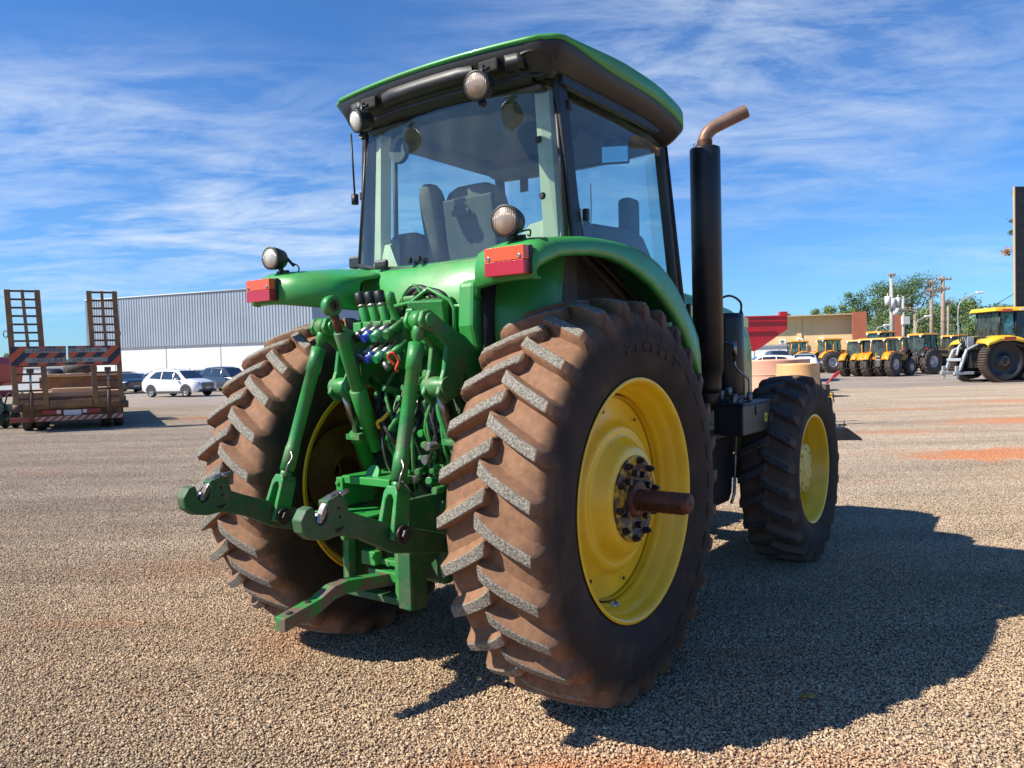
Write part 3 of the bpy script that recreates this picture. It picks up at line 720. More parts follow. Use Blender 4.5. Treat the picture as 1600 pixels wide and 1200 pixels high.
# corner posts (black) and inside light pillars
for s_ in (-1, 1):
    p = MB()
    p.prism([(-.02, 0), (.075, 0), (.055, .84), (-.035, .84)], (.02, s_*.745, 2.17), (1, 0, 0), (0, -s_*.085, 1), .035)
    p.build('rear_corner_post', BLACK, T, bevel=.008)
    p = MB(); y1, y2 = s_*.60, s_*.55
    p.grid([[(.10, s_*.69, 2.15), (.02, s_*.66, 2.15), (-.0, s_*.585, 2.15), (.06, s_*.56, 2.15), (.12, s_*.66, 2.15)],
            [(.09, s_*.63, 3.02), (.03, s_*.61, 3.02), (.0, s_*.545, 3.02), (.06, s_*.52, 3.02), (.11, s_*.6, 3.02)]], closed=True, smooth=False)
    p.build('cab_pillar', CREAM, T)
    p = MB()  # sloping sill cover inside the corner
    p.add([(.02, s_*.67, 2.17), (-.08, s_*.35, 2.12), (.25, s_*.67, 2.17), (.05, s_*.66, 2.33), (.25, s_*.66, 2.40), (.0, s_*.50, 2.30)], [(0, 1, 5, 3), (0, 2, 4, 3), (3, 5, 4), (1, 2, 4, 5), (0, 1, 2)])
    p.build('corner_trim', CREAM, T)
    # side window and front post
    SB = [(.13, .725, 2.19), (.5, .74, 2.02), (.9, .735, 1.86), (1.30, .72, 1.62), (1.52, .71, 1.48)]
    ST = [(.06, .655, 3.02), (.38, .66, 3.035), (.73, .66, 3.03), (1.08, .66, 3.0), (1.32, .65, 2.96)]
    A = [(a, s_*b, c_) for a, b, c_ in SB]; B = [(a, s_*b, c_) for a, b, c_ in ST]
    gl = MB(); gl.grid([A, mids(A, B, .33), mids(A, B, .66), B]); gl.build('side_window', GLASS, T, fixn=False)
    e = MB(); e.tube(A, .014, 8); e.tube([A[0], B[0]], .018, 8); e.tube([A[-1], B[-1]], .016, 8); e.tube(B, .02, 8)
    e.build('window_seal', BLACK, T)
    e = MB(); e.box((.115, s_*.765, 2.33), (.03, .03, .06)); e.mark(); e.box((.075, s_*.70, 2.88), (.03, .03, .05)); e.mark(); e.box((1.46, s_*.73, 1.9), (.02, .03, .09)); e.mark(); e.box((1.31, s_*.665, 2.82), (.02, .03, .05)); e.build('hinge', BLACK, T, bevel=.006)
    e = MB(); e.tube([(1.46, s_*.68, 1.5), (1.27, s_*.63, 2.98)], [.035, .035], 8); e.build('front_post', INTER, T)
# windscreen, its central post, front frame
A = [(1.44, y_, 2.0) for y_ in (.62, .3, 0, -.3, -.62)]; B = [(1.30, y_, 3.0) for y_ in (.58, .3, 0, -.3, -.58)]
A = [(a+.10*(1-(b/.62)**2), b, c_) for a, b, c_ in A]; B = [(a+.08*(1-(b/.6)**2), b, c_) for a, b, c_ in B]
gl = MB(); gl.grid([A, B]); gl.build('windscreen', GLASS, T, fixn=False)
e = MB(); e.tube([(.25, .70, 2.1), (.22, .65, 3.0)], .016, 8); e.build('door_post', INTER, T)
e = MB(); e.box((1.34, .46, 2.87), (.01, .065, .09)); e.build('windscreen_sticker', INTER, T)
wp = MB(); wp.tube([(1.54, -.42, 2.10), (1.47, -.16, 2.48)], .009, 6); wp.box((1.47, -.2, 2.43), (.012, .03, .42), Euler((.62, -.1, 0)).to_matrix()); wp.build('wiper', BLACK, T)
# cab lower body
e = MB()
e.prism([(.0, 1.6), (.0, 2.10), (.14, 2.16), (.5, 2.0), (.9, 1.84), (1.2, 1.6), (1.42, 1.44), (1.45, 1.25), (.9, 1.2)], (0, .0, 0), (1, 0, 0), (0, 0, 1), 1.36)
e.build('cab_floor', INTER, T)
for s_ in (-1, 1):
    e = MB(); e.prism([(.12, 2.10), (.15, 2.20), (.45, 2.22), (.62, 2.12), (.72, 1.9), (.5, 1.75), (.12, 1.75)], (0, s_*.60, 0), (1, 0, 0), (0, 0, 1), .16); e.build('side_console', INTER, T, bevel=.03)

# roof: green cap over a black surround
def roof_ring(inset, z, drop=.0, xr=-.165, xf=1.40, hw=.80, bulge=.085):
    pts = []
    r_c = .16; r_b = .10
    def P_(x, y_, z_): pts.append((x, y_, z_))
    for side in (0,):
        n = 18
        for i in range(n+1):            # rear edge left->right
            y_ = hw-r_b - i*(2*(hw-r_b))/n
            P_(xr - bulge*(1-(y_/hw)**2) + inset, y_, z+drop*(1-(abs(y_)/hw)**2))
        for i in range(1, 6):
            a = i/6*PI/2
            P_(xr+r_b - (r_b-inset)*math.cos(a), -(hw-r_b) - (r_b-inset)*math.sin(a), z)
        for i in range(11):
            t = i/10; x = xr+r_c + t*(xf-xr-2*r_c)
            P_(x, -(hw-inset) - .012*math.sin(PI*t), z)
        for i in range(1, 6):
            a = i/6*PI/2
            P_(xf-r_c + (r_c-inset)*math.sin(a), -(hw-r_c) - (r_c-inset)*math.cos(a), z-.02*i/6)
        for i in range(n+1):
            y_ = -(hw-r_c) + i*(2*(hw-r_c))/n
            P_(xf - inset + .06*(1-(y_/hw)**2), y_, z-.02)
        for i in range(1, 6):
            a = i/6*PI/2
            P_(xf-r_c + (r_c-inset)*math.cos(a), (hw-r_c) + (r_c-inset)*math.sin(a), z-.02*(1-i/6))
        for i in range(11):
            t = i/10; x = xf-r_c - t*(xf-xr-2*r_c)
            P_(x, (hw-inset) + .012*math.sin(PI*t), z)
        for i in range(1, 6):
            a = i/6*PI/2
            P_(xr+r_b - (r_b-inset)*math.sin(a), (hw-r_b) + (r_b-inset)*math.cos(a), z)
    # front slopes down
    def kz(x, z_):
        bl = min(1, max(0, (x+.02)/.35))*.018
        if z_ < 3.05: return z_
        if z_ < 3.12: return z_ - bl + (.016 if z_ > 3.104 else .008)*(1-bl/.018)
        k = .22 + .42*min(1, max(0, (x+.05)/.5))
        return 3.136 + (z_-3.112)*k
    return [(x, y_, kz(x, z_) - .07*max(0, (x-.75)/.6)**2) for x, y_, z_ in pts]
cap = MB()
cap.grid([roof_ring(.012, 3.112), roof_ring(.0, 3.118), roof_ring(.0, 3.145), roof_ring(.002, 3.175), roof_ring(.007, 3.190), roof_ring(.02, 3.196), roof_ring(.155, 3.198)], closed=True)
cap.add(roof_ring(.155, 3.198), [tuple(range(len(roof_ring(.155, 3.198))))])
cap.build('roof_cap', GREEN, T)
sk = MB()
rg_ = [roof_ring(.10, 3.10), roof_ring(.014, 3.118), roof_ring(.010, 3.106), roof_ring(.045, 3.065), roof_ring(.075, 3.02), roof_ring(.10, 3.0), roof_ring(.148, 2.985)]
sk.grid(rg_, closed=True)
rr = roof_ring(.148, 2.985); sk.add(rr, [tuple(range(len(rr)))])
sk.build('roof_surround', BLACK, T)
# mouldings round the lamp recesses and the round speaker-like bosses on the corners
e = MB()
def rc_(y_): return -.165 - .085*(1-(y_/.795)**2)
for ya, yb in ((.33, -.31), (-.50, -.60), (.60, .50)):
    rows = []
    for i in range(9):
        y_ = ya+(yb-ya)*i/8; q = .0 if i in (0, 8) else 1
        x0 = rc_(y_)
        rows.append([(x0+.045, y_, 3.095), (x0+.028-.018*q, y_, 3.088), (x0+.040-.022*q, y_, 3.03), (x0+.075-.006*q, y_, 3.02), (x0+.09, y_, 3.03)])
    e.grid(rows)
e.grid([[(rc_(y_)+.10, y_, 3.03), (rc_(y_)+.085, y_, 3.0), (rc_(y_)+.11, y_, 2.975), (rc_(y_)+.17, y_, 2.98)] for y_ in [.60-i*1.2/16 for i in range(17)]])
for s_ in (-1, 1): e.box((.55, s_*.70, 2.985), (1.1, .035, .04))
e.build('roof_moulding', BLACK, T)
e = MB()
e.lathe([(.03, .105), (-.004, .105), (-.012, .098), (-.012, .088), (.004, .080), (.004, .05), (-.002, .045), (-.004, 0)], n=36, axis='x')
o = e.build('roof_vent', BLACK, T, loc=(-.128, -.635, 3.045)); o.rotation_euler = (0, -.55, .45); o.scale = (1, 1, .62)
# recess, bracket and lamp
for y_, aim in ((-.415, (-1, -.15, -.25)), (.43, (-1, .25, -.25))):
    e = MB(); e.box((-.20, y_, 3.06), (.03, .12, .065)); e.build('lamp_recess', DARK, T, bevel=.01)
    work_light((-.30, y_, 2.94), aim, .070 if y_ < 0 else .062, 'roof_work_light', LENSD if y_ < 0 else LENS, [((-.26, y_, 2.97), (-.25, y_, 3.05), .012), ((-.25, y_-.04, 3.03), (-.25, y_+.04, 3.03), .008), ((-.27, y_, 2.87), (-.25, y_, 2.865), .02)])
# headliner with its lower rear lip
hl = MB(); hl.box((.62, 0, 2.965), (1.35, 1.22, .03)); hl.box((1.14, 0, 2.94), (.30, 1.2, .06)); hl.box((.80, -.30, 2.93), (.3, .25, .08)); hl.box((.62, .52, 2.93), (.8, .14, .05)); hl.build('headliner', HEADL, T, bevel=.03)
# things inside the cab
e = MB()
e.grid([[(.44+.05*math.cos(PI*k/6), .13-.235*1+.47*k/6*1, z) for k in range(7)] for z in (2.1, 2.3)])
st = MB()
def pad(mb, c, w_, h, th, tilt, topr=.6):
    rows = []
    for f, ww, tt in ((-.5, .82, .7), (-.48, .95, 1), (-.2, 1, 1), (.15, .98, 1), (.35, .90, .95), (.45, .74, .8), (.5, .5, .5)):
        r_ = []
        for k in range(16):
            a = 2*PI*k/16; cx_, sx_ = math.cos(a), math.sin(a)
            u_ = abs(cx_)**.5*(1 if cx_ > 0 else -1); v_ = abs(sx_)**.6*(1 if sx_ > 0 else -1)
            r_.append((c[0]+v_*th/2*tt - tilt*f*h, c[1]+u_*w_/2*ww, c[2]+f*h))
        rows.append(r_)
    mb.grid(rows, closed=True); mb.add(rows[0], [tuple(range(16))]); mb.add(rows[-1], [tuple(range(16))])
pad(st, (.28, .05, 2.36), .46, .52, .13, .18); st.box((.45, .05, 2.10), (.5, .5, .12))
st.build('driver_seat', SEAT, T)
e = MB(); e.box((.205, .05, 2.34), (.02, .36, .42), Euler((0, -.15, 0)).to_matrix()); e.box((.15, .08, 2.46), (.02, .13, .04)); e.build('seat_back_shell', INTER, T, bevel=.02)
st = MB(); pad(st, (.28, .375, 2.42), .13, .50, .16, .22); st.build('armrest', SEAT, T)
st = MB(); pad(st, (.24, .56, 2.26), .30, .28, .12, .15); st.build('instructor_seat', INTER, T)
e = MB()
cw = Vector((.86, -.12, 2.40)); ax_ = Vector((-.5, 0, .86)).normalized(); u_ = Vector((0, 1, 0)); v_ = ax_.cross(u_)
ring = [cw+(u_*math.cos(a)+v_*math.sin(a))*.20 for a in [2*PI*i/32 for i in range(33)]]
e.tube(ring, .014, 8, caps=False); e.rod(cw, cw-ax_*.45, .03)
for a in (.5, 2.6, 4.7): e.rod(cw-ax_*.01, cw+(u_*math.cos(a)+v_*math.sin(a))*.2, .012, n=6)
e.build('steering_wheel', INTER, T)
e = MB(); e.prism([(.22, 2.0), (.26, 2.30), (.33, 2.345), (.95, 2.375), (1.05, 2.34), (1.26, 2.13), (1.30, 1.85)], (0, -.57, 0), (1, 0, 0), (0, 0, 1), .12)
e.build('right_console', INTER, T, bevel=.03)
e = MB(); e.box((1.10, -.50, 2.48), (.14, .10, .24)); e.box((1.15, -.1, 2.12), (.2, .3, .25)); e.build('control_console', INTER, T, bevel=.03)
# interior mirror and lamps under the roof lining
e = MB(); e.box((.80, -.57, 2.80), (.02, .17, .11), Euler((0, 0, .5)).to_matrix()); e.rod((.82, -.57, 2.85), (.84, -.55, 2.95), .008)
mo = e.build('cab_mirror', INTER, T, bevel=.01)
e = MB(); e.box((.788, -.576, 2.80), (.004, .15, .09), Euler((0, 0, .5)).to_matrix()); e.build('mirror_glass', mat('mirror_glass', (.7, .72, .7), .03, 1.0), mo)
for y_, z_, x_ in ((.40, 2.83, -.02), (-.36, 2.86, -.02)):
    e = MB(); e.tube([(x_, y_, z_), (x_+.03, y_, z_)], [.066, .07], 24); e.tube([(x_+.03, y_, z_), (x_+.04, y_, z_+.12)], .008, 6); e.build('rear_vision_mirror', INTER, T)
# hardware on the glass
for c in ((-.165, .17, 2.165), (-.168, .10, 2.165), (-.03, -.60, 2.70), (-.03, -.615, 2.42)):
    e = MB(); e.tube([(c[0]-.01, c[1], c[2]), (c[0]-.02, c[1], c[2]), (c[0]-.035, c[1], c[2])], [.010, .019, .013], 14); e.build('window_knob', BLACK, T)
e = MB(); e.box((-.155, .42, 2.17), (.03, .10, .05)); e.build('latch_cover', BLACK, T, bevel=.015)
for z_ in (2.32, 2.62, 2.45):
    e = MB(); e.box((.0, .72, z_), (.03, .02, .05)); e.build('hinge', BLACK, T, bevel=.005)
e = MB(); e.box((.02, .80, 2.23), (.06, .10, .07)); e.build('marker_light', BLACK, T, bevel=.01)
e = MB(); e.tube([(-.02, .78, 3.0), (.0, .785, 2.62)], .006, 6); e.tube([(.0, .785, 2.64), (.0, .785, 2.58)], .022, 10); e.build('side_mirror_arm', BLACK, T)
e = MB(); e.tube(bez([(.34, -.60, 2.22), (.38, -.62, 2.26), (.42, -.62, 2.40), (.42, -.62, 2.56)]), .004, 6); e.build('antenna_cord', mat('pale_cord', (.6, .6, .58), .5), T)
# --- exhaust, tanks, hood, chassis ----------------------------------
e = MB()
cx_, cy_ = 1.60, -.805
e.lathe([(1.36, .0), (1.36, .07), (1.40, .082), (1.47, .082), (1.475, .088), (1.50, .088), (1.505, .098), (2.945, .098), (2.958, .095), (2.963, .085), (2.963, 0)], c=(cx_, cy_, 0), n=40, axis='z')
mu_ = e.build('exhaust_muffler', BLACKM, T)
e = MB(); e.tube(bez([(cx_, cy_, 2.94), (cx_, cy_-.0, 3.02), (cx_+.02, cy_-.035, 3.08), (cx_+.06, cy_-.10, 3.12), (cx_+.13, cy_-.235, 3.185)], 6), .043, 24, caps=False)
e.tube(bez([(cx_, cy_, 2.94), (cx_, cy_-.0, 3.02), (cx_+.02, cy_-.035, 3.08), (cx_+.06, cy_-.10, 3.12), (cx_+.13, cy_-.235, 3.185)], 6), .038, 24, caps=False)
e.build('exhaust_pipe', PIPE, T)
e = MB(); e.lathe([(2.955, .049), (3.01, .049)], c=(cx_, cy_, 0), n=24, axis='z'); e.lathe([(-.006, .010), (.006, .010)], c=(cx_-.03, cy_+.055, 2.985), n=10, axis='x'); e.build('pipe_clamp', RUST, T)
e = MB(); e.tube(bez([(cx_, cy_, 1.38), (cx_+.02, cy_+.03, 1.30), (cx_+.10, cy_+.14, 1.25), (cx_+.18, cy_+.35, 1.30)]), .07, 20); e.build('exhaust_elbow', BLACKM, T)
e = MB(); e.lathe([(1.26, .02), (1.26, .11), (1.28, .122), (1.86, .122), (1.885, .116), (1.90, .095), (1.90, 0)], c=(2.06, -.755, 0), n=40, axis='z')
e.rod((2.0, -.70, 1.89), (2.0, -.70, 1.94), .03); e.build('air_cleaner', BLACKM, T)
e = MB(); e.tube(bez([(1.9, -.72, 1.97), (2.0, -.80, 2.02), (2.12, -.84, 1.98), (2.16, -.83, 1.90)]), .008, 8); e.tube([(2.16, -.83, 1.92), (2.16, -.83, 1.885)], [.010, .02], 10); e.build('breather_hose', RUBBERH, T)
e = MB(); e.tube(bez([(1.88, -.80, 1.70), (1.88, -.88, 1.66), (1.88, -.88, 1.54), (1.90, -.93, 1.47), (1.93, -.96, 1.43), (1.93, -.96, 1.33)]), .009, 10)
e.tube([(1.88, -.88, 1.70), (1.88, -.88, 1.60), (1.88, -.88, 1.60), (1.88, -.88, 1.56)], [.014, .018, .013, .013], 12); e.build('hydraulic_pipe', STEEL, T)
e = MB()
for p, r_ in (((1.80, -.86, 1.36), .03), ((1.86, -.88, 1.31), .028), ((1.93, -.96, 1.32), .022), ((1.75, -.83, 1.34), .026), ((1.84, -.92, 1.285), .03)):
    e.tube([(p[0], p[1], p[2]-.03), (p[0], p[1], p[2]+.03)], r_*.8, 12); e.tube([(p[0]-.04, p[1], p[2]), (p[0]+.04, p[1], p[2])], r_*.6, 10)
e.box((1.84, -.86, 1.30), (.20, .12, .05)); e.build('valve_block', mat('greasy_alloy', (.22, .22, .23), .4, .7, col2=(.05, .05, .05), scale=30), T, bevel=.003)
e = MB(); e.box((1.95, -.905, 1.17), (.56, .20, .20)); e.box((1.95, -.905, 1.277), (.572, .212, .018)); tb = e.build('tool_box', BLACK, T, bevel=.012)
e = MB(); e.tube([(1.84, -.93, 1.29), (1.88, -.93, 1.305), (2.0, -.93, 1.305), (2.04, -.93, 1.29)], .008, 8); e.build('box_handle', RUBBERH, tb)
e = MB(); e.box((1.93, -1.008, 1.225), (.035, .012, .06)); e.build('box_latch', BLACK, tb, bevel=.003)
e = MB()
e.prism([(.034*math.cos(a)*(1 if abs(math.cos(a)) < .8 else .95), .034*math.sin(a)) for a in [2*PI*i/16 for i in range(16)]], (2.13, -1.0065, 1.165), (1, 0, 0), (0, 0, 1), .003)
e.prism([(-.022, -.012), (-.012, .004), (-.018, .016), (-.006, .012), (.004, .016), (.008, .010), (.022, .008), (.018, -.006), (.010, -.016), (.004, -.004), (-.008, -.006), (-.014, -.018)], (2.13, -1.0095, 1.165), (1, 0, 0), (0, 0, 1), .002, mat=1)
e.build('round_emblem', [mat('emblem_yellow', (.75, .6, .05), .4), GREEN], tb)
e = MB(); e.prism([(1.15, .62), (1.3, .55), (2.1, .55), (2.16, .60), (2.22, 1.0), (2.18, 1.05), (1.15, 1.05)], (0, -.58, 0), (1, 0, 0), (0, 0, 1), .34); e.build('fuel_tank', BLACK, T, bevel=.03)
e = MB(); e.prism([(1.15, .62), (1.3, .55), (2.1, .55), (2.2, 1.05), (1.15, 1.05)], (0, .62, 0), (1, 0, 0), (0, 0, 1), .34); e.build('fuel_tank', BLACK, T, bevel=.03)
e = MB(); e.tube([(2.20, -.755, 1.06), (2.235, -.755, 1.02), (2.17, -.755, .60), (2.11, -.755, .54)], .012, 8); e.build('tank_strap', STEEL, T)
e = MB(); e.box((2.12, -.80, 1.065), (.14, .3, .02)); e.box((1.5, -.68, 1.07), (.8, .34, .03)); e.build('side_step', BLACK, T)
# hood
m_ = MB(); rows = []
for x, zt, hw in ((1.50, 2.14, .40), (1.9, 2.13, .41), (2.6, 2.09, .41), (3.2, 2.03, .40), (3.6, 1.95, .38), (3.78, 1.80, .35), (3.84, 1.5, .33)):
    rows.append([(x, s_*hw*f, zt-dz) for s_, f, dz in ((-1, 1, .85 if x < 3.7 else .5), (-1, 1, .30), (-1, .99, .12), (-1, .93, .045), (-1, .75, .01), (-1, .4, 0), (1, 0, .0), (1, .4, 0), (1, .75, .01), (1, .93, .045), (1, .99, .12), (1, 1, .30), (1, 1, .85 if x < 3.7 else .5))])
m_.grid(rows); m_.build('hood', GREEN, T, solid=.01)
e = MB()
for s_ in (-1, 1): e.mark(); e.box((2.55, s_*.418, 1.93), (1.9, .012, .085), Euler((0, .045, 0)).to_matrix())
e.build('hood_stripe', mat('stripe_yellow', (.75, .55, .03), .35, coat=.3), T)
e = MB()
for s_ in (-1, 1):
    for k in range(5): e.mark(); e.box((2.0+k*.3, s_*.425, 1.72), (.24, .02, .16))
e.build('side_grille', BLACK, T)
e = MB(); e.box((3.85, 0, 1.35), (.06, .62, .7)); e.build('front_grille', BLACK, T, bevel=.03)
e = MB(); e.box((1.6, 0, .95), (3.6, .44, .30)); e.box((2.6, 0, 1.25), (2.2, .5, .5)); e.box((.9, 0, 1.1), (1.6, .5, .5)); e.build('engine_block', GDIRT, T, bevel=.03)
e = MB(); e.rod((2.86, -.80, .70), (2.86, .80, .70), .10, n=16); e.tube([(2.86, -.15, .68), (2.86, .15, .68)], .2, 20)
for s_ in (-1, 1): e.lathe([(-.06, .14), (.10, .16), (.12, .16)], c=(2.86, s_*.80, .715), n=24)
e.build('front_axle', GDIRT, T)
e = MB(); e.tube(bez([(1.70, -.50, 1.32), (1.74, -.62, 1.32), (1.74, -.70, 1.20), (1.70, -.72, 1.06)]), .010, 8); e.prism([(1.62, 1.06), (1.75, 1.25), (1.80, 1.34), (1.68, 1.36), (1.58, 1.30)], (0, -.60, 0), (1, 0, 0), (0, 0, 1), .05); e.build('side_bracket', GREEN2, T)
# front ballast carrier and tow hook, a little of which shows past the front wheel
e = MB(); e.box((4.0, 0, .92), (.34, .5, .22)); e.box((4.15, 0, .80), (.12, .8, .3)); e.build('front_support', GDIRT, T, bevel=.02)
for k in range(-4, 5):
    if k == 0: continue
    e = MB(); e.prism([(4.12, .62), (4.12, 1.02), (4.20, 1.08), (4.36, 1.04), (4.40, .9), (4.40, .66), (4.34, .60)], (0, k*.09, 0), (1, 0, 0), (0, 0, 1), .075); e.build('front_weight', GREEN2, T, bevel=.012)

# --- rear axle, hitch ----------------------------------------------
e = MB()
e.lathe([(-.66, .10), (-.62, .14), (-.40, .16), (-.30, .22), (-.24, .26), (.24, .26), (.30, .22), (.40, .16), (.62, .14), (.66, .10)], c=(0, 0, .936), n=32)
e.build('rear_axle', GDIRT, T)
e = MB()
e.box((-.12, -.02, 1.10), (.40, .50, .74)); e.box((-.33, -.04, .98), (.06, .44, .62)); e.box((-.34, -.04, 1.34), (.12, .34, .18))
e.tube([(-.34, .02, .78), (-.42, .02, .78)], [.13, .12], 24); e.box((-.36, -.16, .72), (.16, .17, .42)); e.box((-.25, .0, .60), (.3, .42, .22))
e.build('transmission_housing', GDIRT, T, bevel=.02)
e = MB()
rb = random.Random(3)
for i in range(70):
    y_ = rb.uniform(-.26, .24); z_ = rb.uniform(.62, 1.42); e.mark()
    e.bolt((-.355 if rb.random() < .6 else -.30, y_, z_), (-1, 0, 0), rb.uniform(.008, .014), rb.uniform(.012, .05))
e.build('housing_bolt', GREEN2, T)
e = MB()
for i in range(30):
    y_ = rb.uniform(-.26, .22); z_ = rb.uniform(.95, 1.62)
    e.box((-.37, y_, z_), (rb.uniform(.03, .11), rb.uniform(.02, .06), rb.uniform(.02, .06)), Euler((rb.uniform(-.4, .4), 0, rb.uniform(-.4, .4))).to_matrix())
    e.tube([(-.37, y_, z_), (-.46, y_+rb.uniform(-.03, .03), z_+rb.uniform(-.03, .03))], rb.uniform(.012, .025), 12)
e.build('hydraulic_valves', GREEN2, T, bevel=.004)
# steel and rubber lines tangled over the housing
def line(name, m_, pts, r, n=8, parent=T):
    e = MB(); e.tube(bez(pts, 8), r, n); return e.build(name, m_, parent)
for i in range(17):
    y0_ = rb.uniform(-.24, .22); z0_ = rb.uniform(1.3, 1.6)
    line('hydraulic_pipe', (GREEN2, RUBBERH, RUBBERH, STEEL, GREEN2)[i % 5], [(-.36, y0_, z0_), (-.44, y0_-.03+rb.uniform(-.03, .03), z0_-.12), (-.45, y0_+rb.uniform(-.08, .08), z0_-.30), (-.36, y0_+rb.uniform(-.08, .08), z0_-.48)], rb.choice([.006, .008, .011]))
line('hydraulic_hose', RUBBERH, [(-.40, .18, 1.5), (-.47, .15, 1.38), (-.46, .12, 1.22), (-.38, .10, 1.1)], .016)
line('hydraulic_hose', RUBBERH, [(-.40, .22, 1.42), (-.50, .10, 1.33), (-.50, .02, 1.22), (-.40, -.02, 1.14)], .014)
line('hydraulic_pipe', GREEN2, [(-.40, -.26, 1.55), (-.46, -.25, 1.40), (-.46, -.30, 1.25), (-.42, -.36, 1.05), (-.40, -.34, .9)], .015)
line('hydraulic_pipe', GREEN2, [(-.44, -.10, 1.45), (-.5, .02, 1.30), (-.48, .08, 1.22)], .016)
line('pull_cord', YHOSE, [(-.50, .05, 1.36), (-.52, .07, 1.33), (-.52, .11, 1.31), (-.50, .12, 1.28)], .010)
e = MB(); e.rod((-.47, .13, 1.02), (-.54, .13, 1.05), .012); e.tube([(-.535, .13, 1.045), (-.55, .13, 1.052)], .045, 20); e.build('dipstick_cap', GREEN, T)
e = MB(); e.tube([(-.30, -.22, 1.20), (-.52, -.22, 1.20)], [.02, .02], 12); e.mark(); e.tube([(-.50, -.22, 1.14), (-.54, -.22, 1.14)], [.02, .022], 12); e.mark(); e.tube([(-.36, -.06, 1.02), (-.46, -.06, 1.02)], [.02, .02], 12); e.build('pin_socket', STEEL, T)
e = MB(); e.box((-.36, -.30, 1.08), (.09, .12, .14)); e.box((-.30, -.36, .86), (.22, .14, .36)); e.box((-.36, -.38, 1.14), (.14, .16, .20)); e.build('side_valve_housing', GREEN2, T, bevel=.02)
# rock shaft, arms, lift cylinders
e = MB(); e.rod((-.10, -.40, 1.50), (-.10, .40, 1.50), .085, n=24); e.box((-.08, 0, 1.60), (.22, .60, .22)); e.build('rock_shaft', GREEN2, T, bevel=.01)
HITCH = {}
for s_ in (-1, 1):
    y_ = .327*s_
    side = 'lift_arm'
    e = MB()
    prof = [(-.70, 1.765), (-.715, 1.795), (-.695, 1.84), (-.65, 1.85), (-.56, 1.80), (-.40, 1.73), (-.22, 1.60), (-.02, 1.58), (.0, 1.46), (-.12, 1.40), (-.26, 1.45), (-.40, 1.55), (-.47, 1.44), (-.56, 1.41), (-.61, 1.46), (-.56, 1.57), (-.54, 1.68), (-.62, 1.745)]
    e.prism(prof, (0, y_-s_*.045, 0), (1, 0, 0), (0, 0, 1), .026)
    e.prism(prof, (0, y_+s_*.045, 0), (1, 0, 0), (0, 0, 1), .026)
    e.prism([(-.54, 1.70), (-.40, 1.71), (-.22, 1.58), (-.05, 1.55), (-.05, 1.45), (-.24, 1.47), (-.40, 1.60)], (0, y_, 0), (1, 0, 0), (0, 0, 1), .07)
    e.build('lift_arm', GREEN2, T, bevel=.008)
    e = MB(); e.rod((-.66, y_-.075, 1.80), (-.66, y_+.075, 1.80), .032, n=20); e.bolt((-.60, y_-s_*.06, 1.79), (0, -1, 0), .012, .01); e.mark(); e.rod((-.545, y_-.07, 1.49), (-.545, y_+.07, 1.49), .050, n=24)
    e.build('arm_pin', GREEN2, T, bevel=.004)
    # cylinder
    bot = Vector((-.44, y_+(.02 if s_ > 0 else 0), 1.24))
    e = MB(); e.rod((-.545, y_, 1.46), bot, .021, n=16); e.build('cylinder_rod', STEEL, T)
    e = MB(); dirv = (bot-Vector((-.545, y_, 1.46))).normalized(); e.tube([bot-dirv*.01, bot+dirv*.04, bot+dirv*.04, bot+dirv*.40], [.045, .047, .040, .040], 20); e.box(bot+dirv*.02, (.09, .10, .03)); e.build('lift_cylinder', GREEN2, T)
    # lift rod
    top = Vector((-.66, y_, 1.80)); pb = Vector((-.945, .395*s_, .885)); dv = (pb-top).normalized(); LN = (pb-top).length
    e = MB()
    e.tube([top+Vector((0, -.03, 0)), top+Vector((0, .03, 0))], .045, 20); e.tube([top, top+dv*.08, top+dv*.085, top+dv*.12], [.03, .026, .018, .018], 16)
    e.tube([top+dv*.11, top+dv*.112, top+dv*.235, top+dv*.237, top+dv*.60, top+dv*.62, top+dv*.63, top+dv*.74], [.03, .037, .037, .032, .031, .033, .036, .036], 24)
    e.tube([top+dv*.74, top+dv*.78], [.03, .026], 16)
    lr = e.build('lift_rod', GREEN2, T)
    # fork: an upside-down U standing over the link
    fo = top+dv*.765
    u_ = Vector((0, 1, 0)); 
    e = MB()
    A1, A2 = fo, pb
    ax_ = (A2-A1).normalized(); sidev = Vector((0, 1, 0)); fr_ = sidev.cross(ax_)
    ln = (A2-A1).length+.03
    pl = [(-.026, 0), (.026, 0), (.042, .03), (.055, ln), (.028, ln), (.022, .06), (.010, .04), (-.010, .04), (-.022, .06), (-.028, ln), (-.055, ln), (-.042, .03)]
    e.prism(pl, A1, sidev, ax_, .085)
    e.build('lift_rod_fork', GREEN2, lr, bevel=.006)
    e = MB(); 
    pn = pb - ax_*0.0
    e.rod(pn+Vector((0, -.075, 0)), pn+Vector((0, .075, 0)), .018, n=16); e.tube([pn+Vector((0, -.062, 0)), pn+Vector((0, -.075, 0))], .04, 20); e.bolt(pn+Vector((0, -.075, 0)), (0, -1, 0), .026, .018)
    e.build('link_pin', BOLT, lr)
    e = MB(); c0 = top+dv*.64
    e.tube(bez([c0+Vector((-.03, -.03, 0)), c0+Vector((-.045, -.055, -.03)), c0+dv*.07+Vector((-.05, -.055, 0)), c0+dv*.13+Vector((-.03, -.03, 0)), c0+dv*.14+Vector((-.01, .0, .02))]), .0045, 6); e.build('retaining_clip', STEEL, lr)
e = MB(); e.tube(bez([(-.86, -.45, 1.03), (-.90, -.47, 1.06), (-.90, -.42, 1.10), (-.86, -.36, 1.06), (-.88, -.38, 1.0)]), .006, 6); e.build('tie_wire', RUBBERH, T)
